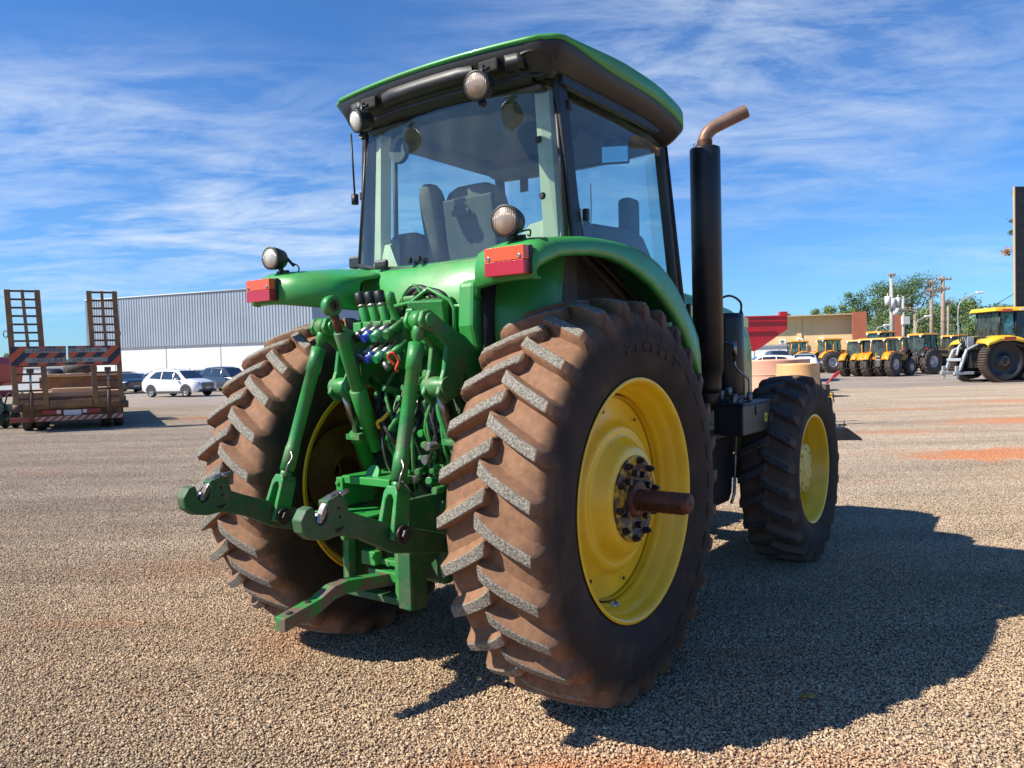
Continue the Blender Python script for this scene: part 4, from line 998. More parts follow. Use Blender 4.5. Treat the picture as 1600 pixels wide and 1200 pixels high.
# lower links with claw hooks
HL = [(-1.375, 1.092), (-1.405, 1.084), (-1.432, 1.045), (-1.425, 1.0), (-1.385, .965), (-1.315, .950), (-1.254, .955), (-1.20, .945), (-1.195, 1.045), (-1.208, 1.099), (-1.25, 1.117), (-1.304, 1.10), (-1.298, 1.055), (-1.308, 1.025), (-1.338, 1.010), (-1.362, 1.033), (-1.364, 1.065)]
for s_, yh, dz in ((1, .40, 0), (-1, -.385, -.02)):
    e = MB()
    e.prism([(a, b+dz) for a, b in HL], (0, yh, 0), (1, 0, 0), (0, 0, 1), .058)
    hook = [(-1.21, yh), (-1.12, yh+.01*s_)]
    # link bar
    pts = [Vector((-1.22, yh, 1.00+dz)), Vector((-1.13, yh-.01, .965+dz)), Vector((-.945, yh, .885+dz*1.3)), Vector((-.62, s_*.385, .775)), Vector((-.34, s_*.33, .66))]
    rows = []
    for i, p in enumerate(pts):
        hh = (.055, .050, .062, .046, .042)[i]
        rows.append([(p.x, p.y-.019, p.z-hh), (p.x, p.y-.019, p.z+hh), (p.x, p.y+.019, p.z+hh), (p.x, p.y+.019, p.z-hh)])
    e.grid(rows, closed=True, smooth=False); e.add(rows[0], [(0, 1, 2, 3)]); e.add(rows[-1], [(3, 2, 1, 0)])
    lk = e.build('lower_link', GDIRT, T, bevel=.006)
    e = MB()
    e.prism([(-1.27, 1.118), (-1.295, 1.10), (-1.315, 1.075), (-1.345, 1.02), (-1.33, 1.015), (-1.30, 1.05), (-1.28, 1.09), (-1.22, 1.105), (-1.20, 1.125), (-1.23, 1.13)], (0, yh-.005, dz), (1, 0, 0), (0, 0, 1), .03)
    e.rod((-1.235, yh-.02, 1.115+dz), (-1.19, yh-.02, 1.125+dz), .01); e.tube([(-1.32, yh, 1.05+dz), (-1.335, yh, 1.018+dz)], .02, 10)
    e.build('hook_latch', STEEL, lk, bevel=.003)
    e = MB()
    for q in ((-1.25, 1.065), (-1.245, 1.03)): e.bolt((q[0], yh-.029, q[1]+dz), (0, -1, 0), .006, .003)
    e.prism([(-1.275, .985), (-1.225, .99), (-1.245, .972), (-1.265, .972)], (0, yh-.030, dz), (1, 0, 0), (0, 0, 1), .003)
    e.build('hook_bolts', DARK, lk)
e = MB(); e.rod((-.47, -.44, .735), (-.62, -.44, .775), .014); e.rod((-.60, -.47, .77), (-.60, -.40, .77), .018); e.build('sway_pin', STEEL, T)
# top link, parked upright
e = MB()
tp = Vector((-.82, .085, 1.885)); bt_ = Vector((-.44, .20, 1.14)); dv = (bt_-tp).normalized()
e.tube([tp+dv*.03, tp+dv*.15], [.022, .019], 16, 1); e.tube([tp+dv*.135, tp+dv*.14, tp+dv*.46, tp+dv*.465], [.028, .031, .031, .028], 24)
e.tube([tp+dv*.455, tp+dv*.46, tp+dv*.66, tp+dv*.665, tp+dv*.82], [.036, .043, .043, .036, .03], 24)
yv = Vector((0, 1, 0)); un = yv.cross(dv)
# eye ring
ring = [(.045*math.cos(a), .052*math.sin(a)) for a in [2*PI*i/24 for i in range(24)]]
e.lathe([(-.022, .026), (-.024, .034), (-.022, .046), (0, .050), (.022, .046), (.024, .034), (.022, .026)], c=(tp.x, tp.y, tp.z), n=28, axis='y')
tl = e.build('top_link', [GREEN2, RUST], T, bevel=0)
tl.rotation_euler = (0, 0, 0)
e = MB(); e.lathe([(-.026, .016), (-.027, .024), (.027, .024), (.026, .016), (-.026, .016)], c=tuple(tp), n=24, axis='y'); e.build('link_ball', RUST, tl)
# SCV couplers
for i in range(4):
    y_ = .375-i*.075
    for rowi, (x0, z0) in enumerate(((-.43, 1.79), (-.46, 1.68))):
        yy = .255-i*.068 - rowi*.045
        ds = Vector((-.84, .06, -.50)).normalized(); b0 = Vector((x0, yy, z0))
        e = MB(); e.tube([b0+ds*-.06, b0+ds*.05], .020, 16); e.tube([b0+ds*.05, b0+ds*.055, b0+ds*.085], [.024, .024, .023], 16)
        sc = e.build('hydraulic_coupler', STEEL if i < 3 else GREEN2, T)
        if i < 3:
            e = MB(); e.tube([b0+ds*.06, b0+ds*.062, b0+ds*.075, b0+ds*.077, b0+ds*.10, b0+ds*.102], [.022, .027, .027, .023, .023, .018], 16); e.tube([b0+ds*.108, b0+ds*.103], [.02, .016], 16)
            e.build('coupler_cap', [BLACK, BLUEM, GREENC][i], sc)
    us = Vector((-.10, .22, .95)).normalized(); b0 = Vector((-.34, y_-.02, 1.83))
    e = MB(); e.box(b0+Vector((-.04, 0, -.03)), (.07, .06, .06)); e.tube([b0-us*.02, b0+us*.10], .026, 16)
    if i == 3: e.tube([b0+us*.10, b0+us*.15], .026, 16); e.tube([b0+us*.15, b0+us*.16], [.02, .012], 12)
    vs = e.build('valve_spool', GREEN, T, bevel=.004)
    if i < 3:
        e = MB(); e.tube([b0+us*.105, b0+us*.11, b0+us*.165, b0+us*.17], [.026, .029, .029, .024], 16); e.build('spool_cap', BLACK, vs)
        e = MB(); e.tube([b0+us*.088, b0+us*.102], .028, 16); e.build('cap_ring', STEEL, vs)
e = MB(); e.box((-.27, .26, 1.72), (.14, .36, .26)); e.box((-.28, .26, 1.88), (.05, .34, .05)); e.build('valve_stack', GREEN2, T, bevel=.01)
for y_, l_ in ((.38, .10), (.27, .06)):
    e = MB(); cc = Vector((-.50, y_, 1.66)); e.tube([cc+Vector((-.0, .022*math.cos(a), .022*math.sin(a))) for a in [2*PI*i/16 for i in range(17)]], .003, 6, caps=False); e.tube([cc+Vector((0, -.02, -.02)), cc+Vector((0, -.03, -.12))], .004, 6); e.build('pull_ring', STEEL, T)
e = MB(); e.tube(bez([(-.52, -.02, 1.60), (-.54, .0, 1.64), (-.54, -.03, 1.66), (-.52, -.05, 1.62), (-.53, -.04, 1.58), (-.52, -.045, 1.565)]), .007, 8); e.build('dust_plug_strap', REDC, T)
e = MB(); e.tube([(-.52, .02, 1.58), (-.52, .06, 1.62)], [.02, .012], 10); e.build('drain_plug', STEEL, T)
# hose bundle, its valve and guard hoop at the right
for i, (r_, dy) in enumerate(((.020, 0), (.016, -.05), (.018, -.09))):
    line('hydraulic_hose', RUBBERH, [(-.27, .12+dy, 1.76), (-.33, .10+dy, 1.90), (-.34, .0+dy, 1.985-.01*i), (-.33, -.10+dy, 1.96-.01*i), (-.32, -.17+dy*.5, 1.84), (-.28, -.20+dy*.5, 1.66)], r_)
e = MB(); e.tube(bez([(-.40, .03, 1.88), (-.42, .0, 1.95), (-.40, -.05, 2.0), (-.39, -.10, 1.95)], 4), .008, 8)
e.tube([(-.42, .06, 1.90), (-.43, -.06, 1.91), (-.40, -.15, 1.975), (-.38, -.27, 1.91), (-.37, -.29, 1.87), (-.37, -.29, 1.70)], .010, 8)
e.tube([(-.37, -.29, 1.88), (-.30, -.36, 1.88), (-.28, -.40, 1.80), (-.28, -.40, 1.68), (-.30, -.36, 1.65)], .009, 8)
e.build('hose_guard', GREEN, T)
e = MB(); e.box((-.34, -.12, 1.83), (.14, .20, .20), Euler((0, -.2, .3)).to_matrix()); e.box((-.42, -.06, 1.86), (.06, .05, .04)); e.box((-.42, -.10, 1.80), (.05, .10, .025)); e.box((-.38,-.04,1.93),(.10,.08,.03)); e.build('position_valve', GREEN2, T, bevel=.01)
e = MB()
for i in range(4): e.mark(); e.bolt((-.42, -.16+.04*i, 1.79+.02*(i % 2)), (-1, 0, 0), .009, .015)
e.build('valve_bolt', STEEL, T)
# PTO shield
e = MB(); e.box((-.60, .20, .862), (.24, .36, .012)); e.prism([(-.62, 1.03), (-.40, 1.03), (-.40, .88), (-.62, .88)], (0, .30, 0), (1, 0, 0), (0, 0, 1), .05); e.box((-.50, .12, 1.02), (.22, .34, .04)); e.rod((-.62, .31, 1.0), (-.63, .31, 1.0), .012)
e.build('shaft_shield', GREEN, T, bevel=.006)
# drawbar hanger: straps, side plate and cross piece
e = MB()
for y_ in (.26, -.10):
    e.box((-.60, y_, .66), (.05, .035, .42))
e.box((-.56, .02, .56), (.10, .20, .05)); e.box((-.56, .02, .62), (.05, .26, .03)); e.box((-.60, .10, .64), (.05, .10, .07))
for y_ in (.26, -.10): e.bolt((-.625, y_, .73), (-1, 0, 0), .02, .02)
e.bolt((-.62, .06, .655), (-1, 0, 0), .014, .02); e.bolt((-.58, .0, .60), (0, 0, 1), .012, .03); e.bolt((-.58, .08, .65), (0, 0, 1), .012, .03)
e.build('drawbar_strap', GREEN2, T, bevel=.006)
e = MB(); e.prism([(-.64, .96), (-.64, .43), (-.53, .42), (-.53, .60), (-.36, .70), (-.30, .96)], (0, -.19, 0), (1, 0, 0), (0, 0, 1), .035); e.box((-.635, -.165, .68), (.02, .08, .50)); e.box((-.60, .08, .455), (.07, .40, .035))
e.prism([(-.60, .90), (-.60, .46), (-.40, .48), (-.30, .90)], (0, .30, 0), (1, 0, 0), (0, 0, 1), .03)
e.bolt((-.55, -.208, .62), (0, -1, 0), .014, .01); e.build('drawbar_frame', GDIRT, T, bevel=.006)
e = MB()
pts = [Vector((-1.19, .06, .478)), Vector((-1.0, .045, .520)), Vector((-.93, .03, .560)), Vector((-.86, .02, .572)), Vector((-.60, .0, .545)), (Vector((-.2, 0, .53)))]
rows = []
for p in pts: rows.append([(p.x, p.y-.034, p.z-.03), (p.x, p.y-.034, p.z+.03), (p.x, p.y+.034, p.z+.03), (p.x, p.y+.034, p.z-.03)])
e.grid(rows, closed=True, smooth=False); e.add(rows[0], [(0, 1, 2, 3)]); e.add(rows[-1], [(3, 2, 1, 0)])
DB = mat('worn_drawbar', (.02, .20, .04), .5, col2=(.13, .09, .065), scale=7, lo=.47, hi=.53, dust=DUST, dscale=15, dlo=.55, dhi=.8, damt=.4)
db = e.build('drawbar', DB, T, bevel=.004)
e = MB()
for x_, z_ in ((-1.145, .52), (-1.04, .542)):
    e.lathe([(z_-.004, .017), (z_+.0015, .017), (z_+.0015, 0)], c=(x_, .05, 0), n=18, axis='z')
e.build('drawbar_hole', DARK, db)
# ------------------------------------------------------------------ warehouse at the left
CLAD = mat('corrugated_cladding', (.36, .40, .45), .45, .2, col2=(.32, .36, .40), scale=.3)
WALLW = mat('white_render_wall', (.74, .74, .72), .8, col2=(.68, .68, .65), scale=.6)
b_ = empty('warehouse', gnd(300, 76), 0, 'long warehouse with grey corrugated cladding above a white wall', 'warehouse')
o0 = Vector(b_.location)
pL = at(137, 470, 81) - o0; pR = at(397, 452, 73.5) - o0
wd = (pR-pL).normalized(); wd.z = 0; wd.normalize(); nrm = Vector((wd.y, -wd.x, 0))
P0 = Vector((pL.x, pL.y, 0)); LEN = 28.0
zt0, zt1 = pL.z, pL.z + (pR.z-pL.z)/((pR-pL).length)*LEN
zb = 3.95
n = 330; e = MB(); r0 = []; r1 = []
for i in range(n+1):
    s_ = LEN*i/n; off = .30 + (.05 if i % 4 in (1, 2) else 0)
    q = P0 + wd*s_ + nrm*off
    r0.append((q.x, q.y, zb)); r1.append((q.x, q.y, zt0+(zt1-zt0)*i/n))
e.grid([r0, r1], smooth=False)
q0 = P0+nrm*.33; q1 = P0+wd*LEN+nrm*.33; bk = -nrm*30
e.add([(q0.x, q0.y, zb), (q0.x, q0.y, zt0), tuple(q0+bk+Vector((0, 0, zt0))), tuple(q0+bk+Vector((0, 0, zb)))], [(0, 1, 2, 3)])
e.add([(q1.x, q1.y, zb), (q1.x, q1.y, zt1), tuple(q1+bk+Vector((0, 0, zt1))), tuple(q1+bk+Vector((0, 0, zb)))], [(0, 1, 2, 3)])
e.add([(q0.x, q0.y, zt0), (q1.x, q1.y, zt1), tuple(q1+bk+Vector((0, 0, zt1))), tuple(q0+bk+Vector((0, 0, zt0)))], [(0, 1, 2, 3)])
e.add([(q0.x, q0.y, zb), (q1.x, q1.y, zb), tuple(P0+wd*LEN+Vector((0, 0, zb))), tuple(P0+Vector((0, 0, zb)))], [(0, 1, 2, 3)])
e.build('cladding', CLAD, b_)
e = MB(); e.prism([(0, 0), (LEN, 0), (LEN, zb), (0, zb)], P0, wd, (0, 0, 1), .3); e.add([tuple(P0+nrm*.1), tuple(P0+nrm*.1+Vector((0, 0, zb))), tuple(P0+bk+Vector((0, 0, zb))), tuple(P0+bk)], [(0, 1, 2, 3)])
for s_ in (3.6, 10.4, 17.2, 24): e.prism([(s_, 0), (s_+.07, 0), (s_+.07, zb), (s_, zb)], P0+nrm*.16, wd, (0, 0, 1), .04, mat=1)
e.build('wall', [WALLW, mat('panel_joint', (.4, .4, .4), .8)], b_)
e = MB()
e.tube([tuple(q0+Vector((0, 0, zt0+.02))+nrm*.06), tuple(q1+Vector((0, 0, zt1+.02))+nrm*.06)], .07, 6); e.build('roof_edge', mat('edge_trim', (.5, .52, .54), .5), b_)

# low white boundary wall further left
bw = empty('boundary_wall', gnd(40, 60), 0, 'low whitewashed boundary wall behind the trailer', 'wall')
e = MB(); e.box((-3.5, 0, 1.0), (16, .2, 2.0)); e.box((-3.5, 0, 2.03), (16.1, .3, .06)); e.build('wall', WALLW, bw)

# ------------------------------------------------------------------ foliage
LEAFS = [mat('leaf_dark', (.05, .10, .025), .6, col2=(.085, .15, .035), scale=1.5, lo=.35, hi=.65),
         mat('leaf_mid', (.10, .17, .04), .6, col2=(.15, .22, .06), scale=1.5, lo=.35, hi=.65),
         mat('leaf_pale', (.18, .25, .07), .6, col2=(.13, .19, .05), scale=1.5, lo=.35, hi=.65)]
BARK = mat('bark', (.16, .12, .09), .9, col2=(.10, .08, .06), scale=6, bump=.5, bscale=30)
DRY = mat('dry_orange_leaf', (.42, .16, .06), .7, col2=(.3, .2, .08), scale=3)
def tree(px, dist, h, w_, label, base=.3, nl=4200, size=.17, leafm=0, flat=1.0, seed=1, clumps=26, wd_=None, cat='tree'):
    rt = random.Random(seed)
    t = empty('tree', gnd(px, dist), 0, label, cat, 'trees beyond the yard')
    e = MB()
    top = h*.8; lean = rt.uniform(-.04, .04)*h
    e.tube([(0, 0, 0), (lean*.3, 0, h*base*.6), (lean, 0, h*base), (lean*1.3, 0, top)], [h*.035, h*.026, h*.02, h*.006], 8)
    cl = []
    for i in range(clumps):
        a = rt.uniform(0, 2*PI); rr_ = rt.random()**.6
        z = base + (1-base)*(rt.random()*.85+.08)
        env = math.sin(min(1, max(.08, (z-base)/(1-base)))*PI*.86+.25)**.7
        c_ = Vector((lean+math.cos(a)*w_/2*rr_*env, math.sin(a)*w_/2*rr_*env, z*h*flat + (1-flat)*h*(.72+.1*rt.random())))
        cl.append((c_, rt.uniform(.10, .19)*w_))
    for c_, r_ in cl[::2]:
        st_ = Vector((lean, 0, h*base*rt.uniform(.8, 1.2))); mid = (st_+c_)/2 + Vector((0, 0, -.05*h))
        e.tube([st_, mid, c_], [h*.012, h*.007, h*.003], 5)
    e.build('trunk', BARK, t)
    e = MB()
    for k in range(nl):
        c_, r_ = rt.choice(cl)
        dv = Vector((rt.gauss(0, 1), rt.gauss(0, 1), rt.gauss(0, 1)*.75)).normalized()*r_*(rt.random()**.45)
        p = c_+dv
        n_ = (dv.normalized()+Vector((rt.uniform(-1, 1), rt.uniform(-1, 1), rt.uniform(-.4, 1)))*.9).normalized()
        u_ = n_.orthogonal().normalized(); u_ = Matrix.Rotation(rt.uniform(0, 6.28), 3, n_) @ u_; v_ = n_.cross(u_)
        s_ = size*rt.uniform(.5, 1.25)
        e.add([p-u_*s_, p-v_*s_*.45+n_*s_*.1, p+u_*s_, p+v_*s_*.45+n_*s_*.1], [(0, 1, 2, 3)], 0 if rt.random() < .7 else 1)
    e.build('crown', [LEAFS[leafm], LEAFS[(leafm+1) % 3]], t, fixn=False)
    return t
tree(22, 75, 3.6, 3.4, 'round green tree behind the white wall, left of the trailer', seed=2, leafm=0)
tree(62, 82, 3.3, 4.0, 'low green tree seen through the left trailer ramp', seed=3, leafm=1)
tree(125, 86, 3.0, 4.0, 'low green tree seen between the two trailer ramps', seed=4, leafm=1)
tree(1226, 110, 7.5, 3.0, 'small green treetop above the beige building beside the red hopper', seed=5, leafm=1, nl=1500)
tree(1290, 112, 8.3, 5.5, 'round green treetop above the beige building', seed=6, leafm=1, clumps=30)
tree(1318, 108, 8.3, 5.0, 'bushy treetop beside the red brick pillar', seed=7, leafm=1)
tree(1345, 112, 10.4, 6.5, 'dark tree rising behind the red brick pillar', seed=8, leafm=0)
tree(1376, 118, 12.2, 9.5, 'tall spreading tree behind the transformer pole', seed=9, leafm=0, base=.45, clumps=34, nl=5200)
tree(1425, 120, 12.8, 10, 'tall flat topped tree between the utility poles', seed=10, leafm=0, base=.62, clumps=36, nl=5000)
tree(1400, 100, 7.0, 6.5, 'pale green bush like tree below the transformers', seed=11, leafm=2)
tree(1440, 98, 6.6, 7, 'light green tree below the second street lamp', seed=12, leafm=2)
tree(1470, 104, 7.6, 7, 'dark green tree between the two wooden poles', seed=13, leafm=0)
tree(1505, 95, 7.8, 7.5, 'dense dark tree right of the last utility pole', seed=14, leafm=0, clumps=36, nl=5600, base=.15)
tree(1535, 88, 6.9, 6.5, 'broad pale green tree beside the tracked tractor cab', seed=15, leafm=2, base=.12, nl=5000)
tree(1555, 96, 7.0, 6, 'bushy green tree behind the tracked tractor', seed=16, leafm=1, base=.12)
# tree whose last leaves stick out beside the totem
t = empty('tree', gnd(1598, 50), 0, 'thin tree with green and dried orange leaves behind the black totem', 'tree')
e = MB(); e.tube([(0, 0, 0), (.2, 0, 4), (-.05, 0, 8), (.1, 0, 10)], [.12, .09, .06, .02], 8)
rt = random.Random(5)
for z, l_ in ((7.7, -1.0), (9.6, -.7), (9.0, .8), (8.4, .9)): e.tube([(0, 0, z-.5), (l_*.5, 0, z), (l_, 0, z+.2)], [.03, .02, .008], 5)
e.build('trunk', BARK, t)
e = MB()
for cx0, cz, rr_, n_, mi in ((-.95, 7.85, .34, 90, 1), (-.6, 9.1, .3, 60, 0), (-.62, 9.8, .22, 40, 0), (-.6, 11.6, .12, 10, 0), (.6, 9, .6, 160, 0), (.5, 8, .6, 120, 0)):
    for k in range(n_):
        p = Vector((cx0, 0, cz))+Vector((rt.gauss(0, 1), rt.gauss(0, 1), rt.gauss(0, .7)))*rr_*.5
        u_ = Vector((rt.uniform(-1, 1), rt.uniform(-1, 1), rt.uniform(-1, 1))).normalized(); v_ = u_.orthogonal().normalized()
        e.add([p-u_*.13, p-v_*.05, p+u_*.13, p+v_*.05], [(0, 1, 2, 3)], mi)
e.build('crown', [LEAFS[1], DRY], t, fixn=False)

# ------------------------------------------------------------------ right hand buildings
BEIGE = mat('beige_wall', (.74, .54, .28), .85, col2=(.68, .49, .25), scale=.5)
BRICK = mat('red_brick', (.36, .115, .06), .85, col2=(.30, .09, .05), scale=1.2, bump=.2, bscale=8)
BROT = -.31
def wall_block(name, x0, x1, ytop, dist, thick, mats, label, cat, x_extra=0, x_post=()):
    a, b = gnd(x0, dist), gnd(x1, dist); z = at((x0+x1)/2, ytop, dist).z
    t = empty(name, ((a.x+b.x)/2, dist, 0), BROT, label, cat)
    e = MB(); wdt = (b.x-a.x)/1.09
    e.box((0, thick/2, z/2), (wdt, thick, z)); e.build('wall', mats, t)
    return t, wdt, z
bb, wdt, z = wall_block('beige_building', 1170, 1332, 495, 84, 14, BEIGE, 'beige windowless building behind the row of tractors', 'building')
e = MB(); e.box((-wdt/2+ (1249-1170)/162*wdt, -.08, z/2), (.5, .16, z)); e.build('pilaster', BEIGE, bb)
e = MB(); e.box((0, 6, z+.06), (wdt+.1, 14.4, .12)); e.build('roof_coping', mat('coping', (.42, .34, .2), .8), bb)
wall_block('brick_pillar', 1333, 1355, 487, 80.6, .7, BRICK, 'red brick pillar at the end of the beige building', 'pillar')
wall_block('brick_pillar', 1396, 1409, 492, 80, 1.2, BRICK, 'slim red brick pillar behind the transformer pole', 'pillar')
ww, wdw, zw = wall_block('annex', 1165, 1262, 541, 78, 5, WALLW, 'low white annex in front of the beige building', 'building')
e = MB(); e.box((0, 2.5, zw+.08), (wdw+.3, 5.4, .16)); e.build('roof_edge', CLAD, ww)
e = MB()
for k in (-2.2, .2, 2.6): e.box((k, -.03, 1.2), (.05, .06, 2.4))
e.build('panel_joints', mat('joint_grey', (.5, .5, .5), .8), ww)
for i, (px, py, lb) in enumerate(((1223, 534, 'white air conditioner on the beige wall, nearest the red hopper'), (1250, 533, 'white air conditioner below the pilaster of the beige wall'), (1284, 531, 'white air conditioner turned side on above the orange cabs'))):
    kx = at(px, py, 1).x; tb_ = math.tan(BROT); yw = (bb.location.y-bb.location.x*tb_)/(1-kx*tb_)-.35
    c = at(px, py, yw); t = empty('air_conditioner', c, BROT, lb, 'air conditioner', 'air conditioners on the beige building')
    e = MB(); e.box((0, 0, 0), (.66 if i < 2 else .45, .34, .56)); e.build('casing', WHITE, t, bevel=.03)
    e = MB(); e.tube([(-.06 if i < 2 else 0, -.18, 0), (-.06 if i < 2 else 0, -.19, 0)], .20 if i < 2 else .18, 18)
    for k in range(3): e.box((0, -.195, -.12+.12*k), (.36, .01, .02))
    e.build('fan_grille', mat('grille_grey', (.22, .22, .22), .6), t)
    e = MB(); e.box((0, .1, -.31), (.6, .4, .05)); e.build('bracket', mat('bracket_grey', (.3, .28, .25), .6), t)
# red grain hopper
HR = mat('red_hopper_paint', (.52, .012, .02), .4, coat=.3, col2=(.42, .01, .018), scale=.8)
hp = empty('grain_hopper', gnd(1165, 46), 0, 'red grain hopper with sloping bottom in front of the beige building', 'hopper')
def zz_(py, dist=46): return at(1200, py, dist).z
hw_ = (1220-1165)/F*46
e = MB(); e.prism([(hw_, zz_(494)), (hw_, zz_(516)), (.55, zz_(543)), (.2, zz_(548)), (-hw_+1, zz_(548)), (-hw_*1.5, zz_(516)), (-hw_*1.5, zz_(498))], (0, 0, 0), (1, 0, 0), (0, 0, 1), 2.4); e.build('body', HR, hp, bevel=.03)
e = MB()
for py in (496, 503, 518): e.box((-.3, -1.24, zz_(py)), (hw_*2+.6 if py < 510 else hw_*1.6, .08, .09))
e.box((hw_-.22, -1.1, zz_(492)), (.45, .3, .22)); e.build('top_rail', HR, hp, bevel=.02)
e = MB()
for x_ in (-1.4, .4):
    for s_ in (-1, 1): e.lathe([(-.15, .2), (-.15, .5), (-.1, .58), (.1, .58), (.15, .5), (.15, .2)], c=(x_, s_*1.0, .58), n=24)
e.box((-.5, 0, .9), (3, 1.6, .2)); e.box((-.5, 0, 1.3), (1.2, 1.2, .8)); e.build('wheels', BLACK, hp)
# dark belt at the hopper bottom
# peach coloured round tanks
PEACH = [mat('pink_peach_plastic', (.78, .40, .27), .5, col2=(.72, .36, .24), scale=1.2), mat('orange_peach_plastic', (.80, .42, .17), .5, col2=(.74, .38, .16), scale=1.2)]
def tank(px0, px1, pyt, dist, m_, label, flare):
    c = gnd((px0+px1)/2, dist); r_ = (px1-px0)/2/F*dist; zt = at((px0+px1)/2, pyt, dist).z
    t = empty('round_tank', c, 0, label, 'tank', 'peach coloured plastic tanks beyond the front wheel')
    e = MB(); e.lathe([(0, r_*flare*1.0), (.05, r_*flare), (zt*.52, r_*(1+(flare-1)*.5)), (zt-.06, r_), (zt, r_*1.01), (zt, r_*.95), (zt-.06, r_*.93), (zt*.5, r_*.93), (zt*.5, 0)], n=48, axis='z'); e.build('shell', m_, t)
    e = MB(); e.lathe([(zt*.53, r_*(1+(flare-1)*.5)+.004), (zt*.53, r_*(1+(flare-1)*.5)+.02), (zt*.56, r_*(1+(flare-1)*.46)+.02), (zt*.56, r_*(1+(flare-1)*.45)+.004)], n=48, axis='z'); e.build('band', m_, t)
tank(1150, 1262, 562, 33, PEACH[0], 'wide pinkish round tank, the farther of the two', 1.03)
tank(1215, 1277, 568, 28, PEACH[1], 'orange peach round tank flaring towards the ground, nearer one', 1.14)
# black totem sign
ts = empty('totem_sign', gnd(1612, 45), 0, 'tall black totem sign with a beige edge at the right of the yard', 'sign')
zt = at(1584, 292, 45).z; wx = (1612-1583)/F*45
e = MB(); e.box((.13, 0, zt/2), (wx*2-.0, .12, zt)); e.build('panel', BLACK, ts)
e = MB(); e.box((-wx+.11, 0, zt/2), (.05, .14, zt+.02)); e.build('edge_strip', mat('beige_strip', (.5, .36, .2), .6), ts)
e = MB(); e.box((.55, -.08, at(1600, 332, 45).z), (2*wx-.95, .03, 2.25)); e.build('grey_plate', mat('plate_grey', (.16, .18, .2), .5), ts)

# ------------------------------------------------------------------ poles, lamps, wires
CONC = mat('grey_pole_concrete', (.42, .40, .37), .85, col2=(.34, .32, .3), scale=2)
WOODP = mat('weathered_pole_wood', (.34, .27, .21), .9, col2=(.26, .20, .16), scale=3)
GREYM = mat('transformer_grey', (.62, .62, .60), .5)
TOPS = {}
def pole(px, pyt, dist, r_, m_, label, arms=(), rz=0):
    b = gnd(px, dist); top = at(px, pyt, dist).z
    t = empty('utility_pole', b, rz, label, 'utility pole', 'utility poles behind the tractor row')
    e = MB(); e.tube([(0, 0, 0), (0, 0, top)], [r_*1.25, r_*.85], 12); e.build('shaft', m_, t)
    for py, w_ in arms:
        z = at(px, py, dist).z
        e = MB(); e.box((0, -.12, z), (w_, .10, .12))
        for k in (-.45, -.2, .2, .45): e.tube([(w_*k, -.12, z+.05), (w_*k, -.12, z+.2), (w_*k, -.12, z+.26)], [.04, .06, .03], 8)
        e.build('cross_arm', WOODP, t)
    TOPS[px] = (b, top, dist); return t, b
t1, b1 = pole(1394, 427, 70, .17, CONC, 'tall pale concrete pole carrying transformers, leftmost', ((431, .6),))
for px, py, w_, h_ in ((1387, 470, .5, .8), (1394, 474, .55, .9), (1403, 471, .4, .7), (1400, 487, .55, .6)):
    p = at(px, py, 69.6)-b1; e = MB(); e.tube([(p.x, p.y, p.z-h_/2), (p.x, p.y, p.z+h_/2)], w_/2, 16); e.tube([(p.x, p.y, p.z+h_/2), (p.x, p.y, p.z+h_/2+.25)], [.06, .04], 8); e.build('transformer', GREYM, t1)
e = MB(); p = at(1396, 466, 69.8)-b1; e.box((p.x, p.y, p.z), (1.6, .12, .12)); e.build('cross_arm', WOODP, t1)
t4, b4 = pole(1412, 463, 75, .14, CONC, 'shorter pole with a grey box, just right of the transformer pole', ((484, 1.2),))
p = at(1415, 501, 74.7)-b4; e = MB(); e.box((p.x, p.y, p.z), (.7, .4, .75)); e.build('meter_box', GREYM, t4, bevel=.04)
pole(1430, 487, 72, .13, WOODP, 'short wooden pole holding the lower street lamp', ((484, 1.0),))
t2, b2 = pole(1456, 438, 72, .16, WOODP, 'weathered wooden pole, left one of the tall pair', ((443, 1.1), (455, 1.6), (462, 1.0)))
t3, b3 = pole(1474, 431, 68, .18, WOODP, 'thick weathered pole, right one of the tall pair', ((437, 1.4), (452, 1.1)))
pole(1482, 469, 76, .12, WOODP, 'slim short wooden pole right of the tall pair', ((472, .9),))
def lamp(px0, py0, px1, py1, dist, label):
    b = gnd(px0, dist); q0 = at(px0, py0, dist)-b; q1 = at(px1, py1, dist)-b
    t = empty('street_lamp', b, 0, label, 'street lamp', 'street lamps beyond the tractor row')
    e = MB(); e.tube(bez([(0, 0, 0), (0, 0, q0.z*.5), (q0.x, 0, q0.z), (q0.x+(q1.x-q0.x)*.45, 0, q0.z+(q1.z-q0.z)*.65), (q1.x-.2, 0, q1.z)], 6), .05, 8); e.build('lamp_arm', CONC, t)
    e = MB(); e.box((q1.x, 0, q1.z), (.6, .25, .16)); e.build('lamp_head', WHITE, t, bevel=.05)
lamp(1498, 478, 1531, 457, 64, 'street lamp arching right above the dark trees')
lamp(1432, 506, 1450, 494, 66, 'street lamp arching right below the tall pair of poles')
lamp(1370, 516, 1386, 508, 66, 'small street lamp left of the transformer pole')
WIRE = mat('black_wire', (.03, .03, .03), .6)
def wire(p0, p1, sag, r_, label, m_=WIRE):
    pts = [p0.lerp(p1, i/16)+Vector((0, 0, -4*sag*(i/16)*(1-i/16))) for i in range(17)]
    e = MB(); e.tube(pts, r_, 5); o = e.build('wire', m_); tag(o, label, 'wire', 'overhead wires')
wire(at(1395, 428, 70), at(1456, 446, 72), .5, .018, 'upper wire from the transformer pole to the left wooden pole')
wire(at(1396, 433, 70), at(1474, 440, 68), .8, .018, 'lower sagging wire crossing to the right wooden pole')
wire(at(1484, 474, 76), at(1540, 478, 60), .5, .03, 'pale sagging cable from the slim pole towards the tracked tractor')
